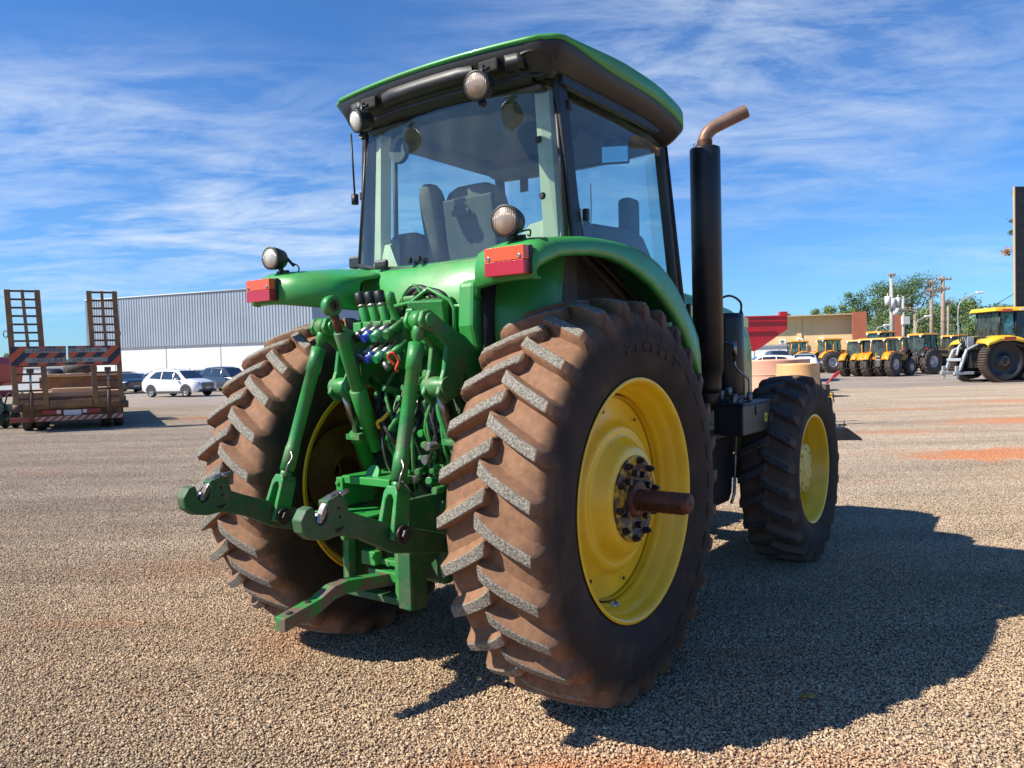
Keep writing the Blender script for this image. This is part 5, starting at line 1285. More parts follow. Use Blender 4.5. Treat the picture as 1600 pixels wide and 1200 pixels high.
wire(at(1410, 485, 75), at(1590, 455, 45), 1.4, .02, 'long wire running down from the black totem')
wire(at(1457, 456, 72), at(1474, 450, 68), .2, .018, 'short wire between the tall pair of poles')
# ------------------------------------------------------------------ low-bed trailer at the left
TR = empty('flatbed_trailer', gnd(110, 21.0), math.radians(28), 'rusty yellow low bed trailer with two raised ramps and a striped sign board', 'trailer')
sc_ = 21.2/F
OR_ = mat('rusty_yellow_steel', (.32, .18, .05), .6, col2=(.16, .085, .045), scale=2.2, lo=.35, hi=.65, dust=(.22, .12, .07), dscale=4, dlo=.45, dhi=.7, damt=.7, bump=.2, bscale=25)
OR2 = mat('rusty_brown_steel', (.15, .065, .035), .7, col2=(.07, .045, .035), scale=4, lo=.4, hi=.65, bump=.2, bscale=25)
def tz(py): return at(112, py, 21.2).z
def tx(px): return (px-112)*sc_*.875
for x0, x1, xb0, xb1, lean in ((19, 69, 26, 76, 0), (142, 188, 146, 193, 0)):
    e = MB(); zt, zb_ = tz(455), tz(632)
    A0, A1, B0, B1 = tx(x0), tx(x1), tx(xb0), tx(xb1)
    for f, w_ in ((.06, .13), (.5, .075), (.94, .13)):
        xt = A0+(A1-A0)*f; xb = B0+(B1-B0)*f
        if f == .5: e.prism([(xt-w_/2, zt), (xt+w_/2, zt), (xb+w_/2, tz(570)), (xb-w_/2, tz(570))], (0, 0, 0), (1, 0, 0), (0, 0, 1), .10)
        else: e.prism([(xt-w_/2, zt), (xt+w_/2, zt), (xb+w_/2, zb_), (xb-w_/2, zb_)], (0, 0, 0), (1, 0, 0), (0, 0, 1), .12)
    rp = e.build('ramp', OR_, TR, bevel=.008)
    e = MB()
    for k in range(14):
        e.mark(); py = 457 + k*12.6
        if 540 < py < 570: continue
        f = (py-455)/(632-455); xa = A0+(B0-A0)*f; xb = A1+(B1-A1)*f
        e.box(((xa+xb)/2, .01, tz(py)), (xb-xa-.06, .06, .05))
    e.build('rung', OR2, rp)
    e = MB(); xm = (B0+B1)/2
    e.rod((xm, -.06, tz(575)), (xm, -.10, tz(612)), .028, mat=0); e.rod((xm, -.10, tz(610)), (xm, -.10, tz(655)), .055, mat=1); e.box((xm, -.08, tz(578)), (.16, .12, .12), mat=1)
    e.build('ramp_cylinder', [STEEL, OR2], rp)
    e = MB(); xs = A0-.02 if x0 < 50 else A1+.02
    e.tube([(xs+.05*math.cos(a), -.03, tz(522)+.09*math.sin(a)) for a in [2*PI*i/16 for i in range(17)]], .012, 6, caps=False); e.build('ring', OR2, rp)
# striped board in two halves
STO = mat('board_orange', (.62, .11, .04), .5, dust=(.2, .1, .06), dscale=3, damt=.4); STB = mat('board_navy', (.03, .035, .06), .5); PLT = mat('board_plate', (.36, .34, .29), .6, col2=(.30, .28, .24), scale=2)
LET = mat('board_lettering', (.04, .045, .06), .6)
zt, zb_ = tz(541), tz(570.5)
def stripes(x0, x1, zlo, zhi, pitch, slope, y, mb, m_):
    # slanted stripes clipped to a rectangle
    h = zhi-zlo; k = math.floor((x0-h*slope-x1)/pitch)-2
    x = x0-h*abs(slope)-pitch*2
    while x < x1+h*abs(slope)+pitch:
        poly = [(x, zlo), (x+pitch/2, zlo), (x+pitch/2+h*slope, zhi), (x+h*slope, zhi)]
        def clip(poly, f, val, keep):
            o = []
            for i in range(len(poly)):
                a, b = poly[i], poly[(i+1) % len(poly)]
                ia, ib = (a[0] >= val) == keep, (b[0] >= val) == keep
                if ia: o.append(a)
                if ia != ib:
                    t = (val-a[0])/(b[0]-a[0]); o.append((val, a[1]+t*(b[1]-a[1])))
            return o
        p = clip(poly, 0, x0, True)
        if len(p) > 2: p = clip(p, 0, x1, False)
        if len(p) > 2: mb.prism(p, (0, y, 0), (1, 0, 0), (0, 0, 1), .004, mat=m_)
        x += pitch
e = MB(); e.box(((tx(24)+tx(106))/2, -.12, (zt+zb_)/2), (tx(106)-tx(24), .02, zt-zb_)); bd1 = e.build('sign_board', STO, TR)
e = MB(); e.box(((tx(109)+tx(191))/2, -.12, (zt+zb_)/2), (tx(191)-tx(109), .02, zt-zb_)); bd2 = e.build('sign_board', STO, TR)
for bd, x0, x1 in ((bd1, 24, 106), (bd2, 109, 191)):
    e = MB(); stripes(tx(x0), tx(x1), zb_+.01, zt-.01, .42, .95, -.133, e, 0); e.build('stripes', STB, bd, fixn=True)
for (py, bd, x0, x1) in ((547.5, bd1, 45, 106), (547.5, bd2, 109, 170), (562.5, bd1, 45, 106), (562.5, bd2, 109, 170)):
    e = MB(); e.box(((tx(x0)+tx(x1))/2, -.138, tz(py)), (tx(x1)-tx(x0), .006, .125)); e.build('text_plate', PLT, bd)
def text(body, x0, x1, zc, y, size, parent, m_, name='lettering'):
    cu = bpy.data.curves.new('t', 'FONT'); cu.body = body; cu.size = size; cu.extrude = .002; cu.resolution_u = 3; cu.align_y = 'CENTER'
    ob = bpy.data.objects.new('t', cu); C.collection.objects.link(ob); me = ob.to_mesh()
    xs = [v.co.x for v in me.vertices]; a, b = min(xs), max(xs); mb = MB()
    mb.add([(x0+(v.co.x-a)/(b-a)*(x1-x0), y-v.co.z, zc+v.co.y) for v in me.vertices], [tuple(p.vertices) for p in me.polygons])
    ob.to_mesh_clear(); bpy.data.objects.remove(ob); bpy.data.curves.remove(cu)
    return mb.build(name, m_, parent)
text('COMPRIMEN', tx(56), tx(105.5), tz(547.5), -.144, .135, bd1, LET)
text('TO  18.10   m', tx(110), tx(159), tz(547.5), -.144, .135, bd2, LET)
text('LARGURA', tx(57), tx(101), tz(562.5), -.144, .135, bd1, LET)
text('X', tx(104), tx(105.8), tz(562.5), -.144, .10, bd1, LET)
text('2.60   m', tx(115), tx(146), tz(562.5), -.144, .135, bd2, LET)
# bed, rear beam, bumper
WOODD = mat('dusty_wood_deck', (.50, .34, .22), .85, col2=(.36, .23, .14), scale=1.8, lo=.35, hi=.65, dust=(.55, .40, .28), dscale=3, dlo=.45, dhi=.7, damt=.7, bump=.3, bscale=12)
e = MB(); e.box((0, 5.0, tz(612)-.10), (tx(191)-tx(27), 9.6, .14)); e.build('deck', WOODD, TR, bevel=.01)
e = MB()
e.add([(tx(27), .18, tz(612)-.03), (tx(191), .18, tz(612)-.03), (tx(191), .05, tz(628)), (tx(27), .05, tz(628))], [(0, 1, 2, 3)])
for k in range(4): e.box((0, .16-.02*k, tz(613+k*3.2)), (tx(191)-tx(27), .05, .045))
e.build('rear_deck_slope', WOODD, TR)
e = MB(); e.box(((tx(78)+tx(143))/2, -.02, tz(629)), (tx(143)-tx(78), .12, .20)); e.box((0, .15, tz(633)), (tx(192)-tx(26), .25, .16)); e.box((0, .4, tz(646)), (tx(189)-tx(34), .3, .36)); e.build('rear_beam', OR_, TR, bevel=.01)
for x_ in (-1, 1):
    e = MB(); e.box((x_*1.27, 4.9, tz(628)), (.10, 9.6, .20)); e.build('side_rail', OR_, TR)
    e = MB(); e.rod((x_*1.27-.1, -.05, tz(634)), (x_*1.27+.1, -.05, tz(634)), .10, n=16); e.build('ramp_hinge', OR2, TR)
e = MB(); e.rod((1.25, .3, tz(618)), (1.50, .3, tz(618)), .02, n=8); e.build('side_marker', BLACK, TR)
bz = (tz(648)+tz(655.5))/2; bh = abs(tz(648)-tz(655.5))
e = MB(); e.box((-.1, -.06, bz), (tx(193)-tx(20), .08, bh)); bu = e.build('bumper', mat('bumper_red', (.32, .06, .04), .55, dust=(.2, .12, .08), dscale=5, damt=.6), TR, bevel=.005)
e = MB(); stripes(tx(55), tx(191), bz-bh/2+.005, bz+bh/2-.005, .19, 1.2, -.103, e, 0); e.build('stripes', mat('bumper_pale', (.42, .34, .26), .6), bu)
for x0 in (68, 128):
    e = MB(); e.box(((tx(x0)+tx(x0+26))/2, -.03, tz(642)), (26*sc_, .06, .12)); lt = e.build('tail_light', mat('dull_red_lens', (.30, .03, .03), .35), TR, bevel=.01)
    e = MB(); e.box((tx(x0+23 if x0 < 100 else x0+3), -.065, tz(642)), (.10, .012, .10)); e.build('reverse_light', mat('pale_lens', (.6, .55, .5), .4), lt)
e = MB(); e.box((tx(112), -.05, tz(643.5)), (.42, .02, .14)); pt = e.build('number_plate', mat('plate_white', (.6, .6, .58), .5, col2=(.35, .35, .35), scale=14, lo=.5, hi=.6), TR)
def wheel_simple(name, parent, c, R, wdt_, rimm, tyrem, rr=.5, n=28, lugs=0, ax='y'):
    e = MB(); e.lathe([(-wdt_*.42, R*rr), (-wdt_/2, R*(rr+.1)), (-wdt_/2, R*.86), (-wdt_*.4, R*.97), (-wdt_*.2, R), (wdt_*.2, R), (wdt_*.4, R*.97), (wdt_/2, R*.86), (wdt_/2, R*(rr+.1)), (wdt_*.42, R*rr)], n=n, axis=ax)
    if lugs:
        for i in range(lugs):
            for sd in (-1, 1):
                a = 2*PI*(i+(.5 if sd > 0 else 0))/lugs
                rows = []
                for s_ in (0, .5, 1):
                    y_ = sd*wdt_*.5*s_; q = a-.2*s_
                    rows.append([(-r_*math.cos(q+da), y_, r_*math.sin(q+da)) for da, r_ in ((-.045, R*.95), (-.03, R*1.04-.01*s_), (.03, R*1.04-.01*s_), (.05, R*.95))])
                e.grid(rows, smooth=False); e.add(rows[-1], [(0, 1, 2, 3)])
    w_ = e.build(name, tyrem, parent, loc=c)
    e = MB(); e.lathe([(-wdt_*.44, R*rr), (-wdt_*.47, R*rr*1.04), (-wdt_*.42, R*rr*.9), (-wdt_*.15, R*rr*.8), (-wdt_*.12, R*.22), (-wdt_*.3, R*.2), (-wdt_*.3, 0)], n=n, axis=ax)
    e.lathe([(wdt_*.44, R*rr), (wdt_*.47, R*rr*1.04), (wdt_*.42, R*rr*.9), (wdt_*.15, R*rr*.8), (wdt_*.12, R*.22), (wdt_*.3, R*.2), (wdt_*.3, 0)], n=n, axis=ax)
    e.build('rim', rimm, w_); return w_
TYB = mat('road_tyre_rubber', (.03, .028, .027), .8, col2=(.07, .055, .045), scale=6)
for yk in (1.1, 2.3):
    for x_ in (-1.12, -.80, .80, 1.12): wheel_simple('wheel', TR, (x_, yk, .48), .48, .26, OR2, TYB, ax='x')
e = MB(); e.rod((-1.1, 1.1, .48), (1.1, 1.1, .48), .08); e.rod((-1.1, 2.3, .48), (1.1, 2.3, .48), .08); e.box((0, 2, .85), (1.2, 4, .2)); e.build('axles', OR2, TR)
# load on the deck
def ytyre_old(px, py, dist, R, hgt, label):
    c = at(px, py, dist); e = MB()
    e.lathe([(-hgt/2, R*.55), (-hgt/2, R*.85), (-hgt*.35, R*.98), (0, R), (hgt*.35, R*.98), (hgt/2, R*.85), (hgt/2, R*.55), (0, R*.5), (-hgt/2, R*.55)], n=32, axis='z')
    o = e.build('old_tyre', TYB, loc=c); tag(o, label, 'tyre', 'old tyres lying on the trailer')
zd = tz(612)
WOODB = mat('rough_timber', (.30, .16, .08), .85, col2=(.20, .10, .055), scale=3, lo=.35, hi=.65, bump=.3, bscale=15)
def beam(c, d_, label, m_=WOODB, rz=0):
    e = MB(); e.box((0, 0, 0), d_); o = e.build('timber_beam', m_, loc=c, bevel=.02); o.rotation_euler.z = rz; tag(o, label, 'timber', 'timber beams on the trailer deck')
TM = Matrix.Translation(TR.location) @ Matrix.Rotation(TR.rotation_euler.z, 4, 'Z')
def tl_(x, y, z): return TM @ Vector((x, y, z))
rz_ = TR.rotation_euler.z
beam(tl_(.15, 3.4, zd+.23), (2.2, .5, .34), 'thick brown timber beam lying across the trailer deck', rz=rz_+.02)
beam(tl_(.2, 3.3, zd+.45), (2.1, .7, .09), 'pale dusty plank on top of the thick timber', WOODD, rz_+.02)
beam(tl_(.2, 1.6, zd+.03), (1.5, .55, .11), 'flat dusty board lying near the tail of the trailer', WOODD, rz_-.03)
def ytyre(c, R, hgt, label):
    e = MB()
    e.lathe([(-hgt/2, R*.55), (-hgt/2, R*.85), (-hgt*.35, R*.98), (0, R), (hgt*.35, R*.98), (hgt/2, R*.85), (hgt/2, R*.55), (0, R*.5), (-hgt/2, R*.55)], n=32, axis='z')
    o = e.build('old_tyre', TYB, loc=c); tag(o, label, 'tyre', 'old tyres lying on the trailer')
ytyre(tl_(.15, 3.3, zd+.63), .47, .25, 'worn black tyre lying flat on the planks, the larger one')
ytyre(tl_(.85, 4.2, zd+.40), .40, .22, 'thin black tyre lying flat behind the right ramp')
beam(tl_(.85, 4.2, zd+.14), (.9, .5, .28), 'short brown timber block under the thin tyre', rz=rz_)
e = MB(); e.tube([(0, 0, -.35), (0, 0, .22)], .33, 24); e.tube([(0, 0, .22), (0, 0, .3)], [.33, .2], 24)
o = e.build('rubber_drum', BLACK, loc=tl_(-.62, 4.2, zd+.36)); tag(o, 'dark rubber drum standing behind the left ramp on the trailer', 'drum')

# machines cut by the left edge
ri = empty('seed_drill', gnd(-22, 24), 0, 'red ribbed seed drill hopper cut by the left edge of the photo', 'seed drill')
e = MB(); z0, z1, z2 = at(0, 603, 24).z, at(0, 575, 24).z, at(0, 558, 24).z
e.prism([(-1.2, z2), (.50, z2), (.68, z1+.1), (.60, z0+.1), (.35, z0), (-1.2, z0)], (0, 0, 0), (1, 0, 0), (0, 0, 1), 1.6); e.build('hopper', HR, ri, bevel=.03)
e = MB()
for k in range(5): e.prism([(.05, z0+.15+k*.13), (.66, z0+.28+k*.13), (.66, z0+.33+k*.13), (.05, z0+.20+k*.13)], (0, -.82, 0), (1, 0, 0), (0, 0, 1), .04)
e.build('ribs', mat('pale_rib', (.55, .12, .08), .5), ri)
e = MB(); e.box((.2, -.1, z0-.25), (.7, 1.0, .22)); e.box((-.2, 0, z0-.1), (.5, 1, .3)); e.build('lower_box', HR, ri, bevel=.02)
for x_ in (-.6,): 
    e = MB(); e.box((x_, 0, .45), (.2, .2, .9)); e.box((.1, .3, .35), (.12, .12, .7)); e.build('stand', BLACK, ri)
DG = mat('dark_teal_paint', (.012, .05, .04), .5, col2=(.02, .035, .03), scale=5)
im = empty('disc_implement', gnd(12, 22.6), 0, 'dark green implement frame standing low beside the trailer', 'implement')
e = MB()
e.box((-.3, 0, .62), (1.0, .2, .18)); e.box((-.3, .5, .5), (1.0, .15, .15)); e.box((.15, .2, .75), (.12, .12, .5), Euler((0, .4, 0)).to_matrix()); e.box((-.25, -.1, .85), (.10, .10, .6), Euler((0, -.5, 0)).to_matrix())
e.build('frame', DG, im, bevel=.01)
for k in range(4):
    e = MB(); e.lathe([(-.01, .02), (-.04, .26), (-.03, .27), (.0, .02)], c=(-.65+k*.3, -.1, .27), n=20, axis='x'); e.build('disc', DG, im)
for k in range(3):
    e = MB(); e.tube(bez([(-.5+k*.35, 0, .7), (-.45+k*.35, .1, 1.0), (-.30+k*.35, .1, .95), (-.25+k*.35, -.05, .55)]), .022, 6); e.build('hose', BLACK, im)

# ------------------------------------------------------------------ cars
CGL = mat('car_glass', (.02, .03, .04), .05, coat=1, spec=.8)
ALLOY = mat('alloy_wheel', (.55, .55, .56), .3, .8); CTY = mat('car_tyre', (.02, .02, .02), .8); CPL = mat('grey_cladding', (.05, .05, .05), .6)
def car(name, loc, rz, paint, label, L_=4.3, W_=1.78, H_=1.6, cat='car', detail=True, group='cars parked in front of the warehouse', trimm=CPL, rails=False):
    t = empty(name, loc, rz, label, cat, group)
    hl = L_/2
    # stations: x, z bottom, z belt, z top, half width low, half width top
    S = [(-hl, .55, .80, .86, .62, .58), (-hl+.04, .40, .92, 1.0, .80, .66), (-hl+.20, .32, .98, 1.20, .86, .68), (-hl+.55, .25, 1.0, 1.48, .88, .66), (-hl+.95, .22, 1.0, .97*H_, .89, .64), (-.4, .22, .98, H_, .89, .63), (.25, .22, .96, .985*H_, .89, .62), (.55, .22, .95, .93*H_, .89, .63), (1.15, .22, .93, 1.06, .89, .74), (1.45, .24, .92, 1.01, .88, .76), (hl-.35, .26, .86, .93, .86, .72), (hl-.10, .30, .78, .84, .78, .62), (hl, .42, .66, .70, .62, .52)]
    e = MB(); rows = []
    for x, zb_, zm, zt_, w1, w2 in S:
        k = W_/1.78
        h = [(w1*.93*k, zb_), (w1*k, zb_+.12), (w1*k, zm-.10), (w1*.97*k, zm), (w2*k+.02, zt_-.07), (w2*.9*k, zt_-.015), (w2*.5*k, zt_)]
        rows.append([(x, -a, b) for a, b in h]+[(x, a, b) for a, b in h[::-1]])
    e.grid(rows); e.add(rows[0], [tuple(range(14))]); e.add(rows[-1], [tuple(range(14))])
    e.build('body', paint, t)
    # windows: on the greenhouse side, following belt to roof
    def P_(x, f, side, off=.012):
        zm = lerp([s[0] for s in S], [s[2] for s in S], x); zt_ = lerp([s[0] for s in S], [s[3] for s in S], x); w1 = lerp([s[0] for s in S], [s[4] for s in S], x)*W_/1.78; w2 = lerp([s[0] for s in S], [s[5] for s in S], x)*W_/1.78
        za, zb2 = zm, zt_-.07; z = za+(zb2-za)*f; w_ = w1*.97+(w2+.02-w1*.97)*f
        return (x, side*(w_+off), z)
    for s_ in (-1, 1):
        for xa, xb in ((-hl+.62, -.62), (-.54, .28), (.34, .98)):
            if xb > .9: pts = [P_(xa, .10, s_), P_(xb, .25, s_), P_(.62, .86, s_), P_(xa, .93, s_)]
            elif xa < -1.2: pts = [P_(xa, .25, s_), P_(xb, .10, s_), P_(xb, .93, s_), P_(xa+.42, .90, s_)]
            else: pts = [P_(xa, .10, s_), P_(xb, .10, s_), P_(xb, .93, s_), P_(xa, .93, s_)]
            e = MB(); e.add(pts, [(0, 1, 2, 3)]); e.build('side_window', CGL, t, solid=.01)
    k = W_/1.78
    e = MB(); e.add([(.60, -.60*k, .92*H_), (.60, .60*k, .92*H_), (1.17, .74*k, 1.05), (1.17, -.74*k, 1.05)], [(0, 1, 2, 3)]); e.v = [(a+.02, b, c_+.015) for a, b, c_ in e.v]; e.build('windscreen', CGL, t, solid=.01)
    e = MB(); e.add([(-hl+.22, -.62*k, 1.12), (-hl+.22, .62*k, 1.12), (-hl+.62, .58*k, 1.50), (-hl+.62, -.58*k, 1.50)], [(0, 1, 2, 3)]); e.v = [(a-.04, b, c_+.015) for a, b, c_ in e.v]; e.build('rear_window', CGL, t, solid=.01)
    for x_ in (-1.32, 1.32):
        for s_ in (-1, 1):
            e = MB(); a_ = [PI*i/14 for i in range(15)]
            e.prism([(x_+.40*math.cos(a), .34+.41*math.sin(a)) for a in a_], (0, s_*(.875*k), 0), (1, 0, 0), (0, 0, 1), .05); e.build('wheel_arch', trimm, t)
            wl = wheel_simple('wheel', t, (x_, s_*.80*k, .33), .33, .21, CTY, CTY, rr=.66)
            e = MB(); e.tube([(0, s_*.085, 0), (0, s_*.09, 0)], .06, 12)
            for q in range(5):
                a = q*2*PI/5+.3; e.box((.12*math.cos(a), s_*.088, .12*math.sin(a)), (.20, .02, .06), Euler((0, -a, 0)).to_matrix())
            e.lathe([(s_*.07, .20), (s_*.095, .205), (s_*.095, .225), (s_*.07, .225)], n=24)
            e.build('hubcap', ALLOY, wl)
    e = MB()
    for s_ in (-1, 1): e.mark(); e.box((0, s_*.885*k, .27), (1.9, .03, .14))
    e.build('sill', trimm, t)
    e = MB(); e.prism([(-.42, .42), (.42, .42), (.50, .70), (.38, .80), (-.38, .80), (-.50, .70)], (hl-.03, 0, 0), (0, 1, 0), (0, 0, 1), .12); e.build('grille', CGL, t, bevel=.02)
    e = MB(); e.box((hl-.02, 0, .36), (.16, 1.3, .12)); e.build('front_bumper', trimm, t, bevel=.03)
    e = MB(); e.box((hl+.035, 0, .50), (.02, .40, .12)); e.build('number_plate', LABELM, t)
    e = MB()
    for s_ in (-1, 1): e.mark(); e.box((hl-.20, s_*.66*k, .80), (.30, .22, .10), Euler((0, 0, -s_*.5)).to_matrix())
    e.build('headlight', mat('lamp_glass', (.5, .52, .55), .1, coat=1), t, bevel=.03)
    for s_ in (-1, 1):
        e = MB(); e.box((.75, s_*.98*k, 1.03), (.14, .20, .13)); e.build('door_mirror', paint, t, bevel=.04)
    e = MB(); e.box((-hl+.08, 0, .95), (.06, 1.4, .14)); e.build('tail_light', RED, t, bevel=.02)
    if rails:
        for s_ in (-1, 1):
            e = MB(); e.tube([(-1.2, s_*.58, H_-.02), (-1.1, s_*.58, H_+.05), (.2, s_*.58, H_+.05), (.3, s_*.58, H_-.02)], .018, 6); e.build('roof_rail', ALLOY, t)
    return t
WP = mat('white_car_paint', (.80, .80, .80), .25, coat=1); BP = mat('black_car_paint', (.015, .018, .025), .2, coat=1); NP = mat('navy_car_paint', (.03, .045, .08), .22, coat=1); SP = mat('silver_car_paint', (.4, .42, .44), .3, .5, coat=1)
car('parked_car', gnd(279, 45.5), math.radians(-22), WP, 'white crossover with black grille, nearest car in front of the warehouse', H_=1.62, rails=True)
car('parked_car', gnd(352, 54), math.radians(-25), NP, 'dark navy car half hidden by the left rear tyre', H_=1.72)
car('parked_car', gnd(199, 55), math.radians(-50), BP, 'black car partly behind the trailer', H_=1.45)
car('parked_car', gnd(226, 60), math.radians(-115), WP, 'small white car seen from behind the black car', H_=1.45)
car('parked_car', gnd(318, 64), math.radians(-60), BP, 'dark car in the second row between the white and navy cars', H_=1.5)
car('parked_car', gnd(196, 68), math.radians(-70), SP, 'silver car in the second row beside the trailer', H_=1.55)
car('parked_car', gnd(1216, 66), math.radians(-90), BP, 'black pickup in front of the white annex', H_=1.9, group='vehicles by the annex')
car('parked_pickup', gnd(1257, 45), math.radians(69), WP, 'white pickup with dark rear window behind the orange peach tank', H_=1.58, W_=1.6, cat='pickup', group='vehicles by the annex')
car('parked_car', gnd(1196, 52), math.radians(170), WP, 'white car roof just above the pink tank', H_=1.55, group='vehicles by the annex')
# ------------------------------------------------------------------ the row of orange and yellow tractors
OY = mat('orange_tractor_paint', (.78, .33, .012), .35, coat=.4, col2=(.70, .28, .012), scale=2)
YT = mat('yellow_tracked_paint', (.80, .52, .03), .35, coat=.4, col2=(.74, .46, .03), scale=2)
RIMG = mat('silver_rim', (.5, .5, .5), .4, .4); FT2 = mat('field_tyre', (.045, .04, .037), .85, col2=(.10, .08, .065), scale=4)
CG2 = glass_mat('row_cab_glass', (.35, .55, .55), .12, refl=.5)
def farm_tractor(paint=OY, black_roof=False, dark_fender=False):
    t = empty('orange_tractor')
    R, r_ = .85, .60
    for s_ in (-1, 1):
        w_ = wheel_simple('rear_wheel', t, (0, s_*.85, R), R, .46, RIMG, FT2, rr=.44, n=30, lugs=18)
        w_ = wheel_simple('front_wheel', t, (2.35, s_*.82, r_), r_, .36, RIMG, FT2, rr=.44, n=26, lugs=15)
    e = MB()
    for s_ in (-1, 1):
        rows = []
        for i in range(11):
            a = PI*(.88-.66*i/10); rr_ = R+.12
            x = rr_*math.cos(a); z = R+rr_*math.sin(a)*.93
            rows.append([(x, s_*.45, z+.02), (x, s_*.75, z+.03), (x, s_*.93, z), (x, s_*.96, z-.05)])
        e.grid(rows)
    e.build('fender', BLACK if dark_fender else paint, t, solid=.03)
    e = MB(); e.box((.55, 0, 1.25), (1.4, 1.0, .5)); e.box((1.4, 0, .85), (2.6, .45, .45)); e.box((0, 0, .95), (.7, .6, .6)); e.rod((0, -.8, R), (0, .8, R), .14); e.rod((2.35, -.8, r_), (2.35, .8, r_), .1); e.build('chassis', BLACK, t, bevel=.03)
    rows = []
    for x, zt, hw in ((1.15, 1.80, .38), (1.8, 1.76, .37), (2.5, 1.66, .35), (2.85, 1.52, .32), (2.95, 1.2, .3)):
        rows.append([(x, -hw, zt-.6 if x < 2.9 else .9), (x, -hw, zt-.12), (x, -hw*.8, zt), (x, hw*.8, zt), (x, hw, zt-.12), (x, hw, zt-.6 if x < 2.9 else .9)])
    e = MB(); e.grid(rows, smooth=False); e.add(rows[-1], [tuple(range(6))]); e.build('hood', paint, t, solid=.02)
    e = MB()
    for s_ in (-1, 1): e.mark(); e.box((1.8, s_*.385, 1.45), (1.0, .02, .22), Euler((0, .05, 0)).to_matrix())
    e.build('side_grille', BLACK, t)
    # cab
    e = MB()
    cor = [(-.35, .62, -.30, .55), (1.05, .55, .92, .50)]
    for xb, yb, xt, yt in cor:
        for s_ in (-1, 1): e.mark(); e.tube([(xb, s_*yb, 1.45), (xt, s_*yt, 2.60)], .04, 6)
    for s_ in (-1, 1): e.mark(); e.tube([(.35, s_*.62, 1.3), (.33, s_*.55, 2.6)], .035, 6)
    e.build('cab_frame', BLACK if dark_fender else paint, t)
    e = MB()
    e.add([(-.36, -.6, 1.5), (-.36, .6, 1.5), (-.31, .53, 2.58), (-.31, -.53, 2.58)], [(0, 1, 2, 3)])
    e.add([(1.04, -.53, 1.5), (1.04, .53, 1.5), (.92, .48, 2.58), (.92, -.48, 2.58)], [(0, 1, 2, 3)])
    for s_ in (-1, 1): e.add([(-.35, s_*.61, 1.5), (1.04, s_*.55, 1.35), (.92, s_*.49, 2.58), (-.31, s_*.545, 2.58)], [(0, 1, 2, 3)])
    e.build('cab_glass', CG2, t, fixn=False)
    e = MB(); e.box((.30, 0, 2.66), (1.55, 1.30, .13), taper=(.92, .9)); e.build('roof', paint, t, bevel=.04)
    e = MB(); e.box((.30, 0, 2.58), (1.5, 1.26, .05)); e.build('roof_surround', BLACK, t)
    e = MB()
    for s_ in (-.45, .45): e.mark(); e.tube([(-.46, s_, 2.56), (-.51, s_, 2.55)], [.07, .075], 12)
    e.build('roof_lamp', WHITE, t)
    e = MB(); e.box((.15, 0, 1.75), (.12, .45, .55), Euler((0, -.1, 0)).to_matrix()); e.box((.35, 0, 1.5), (.45, .45, .14)); e.build('seat', SEAT, t, bevel=.04)
    e = MB(); e.tube([(.95, 0, 1.5), (.75, 0, 1.85)], .03, 8); e.build('steering_column', BLACK, t)
    for s_ in (-1, 1):
        e = MB(); e.tube([(-.25, s_*.3, 1.5), (-.75, s_*.32, 1.35), (-.80, s_*.38, .65)], .035, 8); e.tube([(-.2, s_*.3, .55), (-.95, s_*.42, .60)], .04, 8); e.build('lift_arm', BOLT, t)
        e = MB(); e.box((-.98 if False else -.40, s_*.85, 1.70), (.05, .22, .09)); e.build('tail_light', RED, t)
    e = MB(); e.box((-.38, 0, .95), (.2, .5, .5)); e.box((-.42, 0, 1.35), (.12, .35, .2)); e.build('hitch_block', STEEL, t, bevel=.02)
    e = MB(); e.tube([(1.25, .35, 1.6), (1.25, .35, 2.35), (1.22, .40, 2.5)], [.05, .05, .035], 10); e.build('exhaust', BLACK, t)
    return t
GRP = 'orange tractors parked in a row at the far side of the yard'
proto = farm_tractor(OY, dark_fender=True)
protoB = farm_tractor(OY)
# (px, dist, heading from +x in degrees, scale, proto, label)
spots = [(1437, 51.5, 24, 1.0, proto, 'large orange tractor with black fenders and silver rim, left of the tracked machine'),
         (1487, 60, 15, 1.0, proto, 'orange tractor mostly hidden between its big neighbour and the tracked machine'),
         (1377, 49, 36, .90, protoB, 'orange tractor seen from behind, directly left of the big black fendered one'),
         (1358, 50, 38, .90, protoB, 'orange tractor seen from behind, third from the big one'),
         (1338, 50.5, 40, .88, protoB, 'orange tractor with rear tyre nearest the gap in the row'),
         (1372, 62, 26, 1.18, proto, 'taller orange tractor whose cab rises behind the row'),
         (1290, 61, 8, 1.0, protoB, 'orange tractor turned sideways with silver rim, right of the white pickup'),
         (1252, 68, 175, 1.0, protoB, 'distant orange tractor behind the pink tank and white pickup'),
         (1402, 54, 34, .95, protoB, 'orange tractor squeezed beside the slim brick pillar')]
used = set()
for px, dist, hd, s_, pr_, lb in spots:
    o = copy_tree(pr_) if pr_ in used else pr_
    used.add(pr_)
    o.location = gnd(px, dist); o.rotation_euler = (0, 0, math.radians(hd)); o.scale = (s_,)*3
    tag(o, lb, 'tractor', GRP)
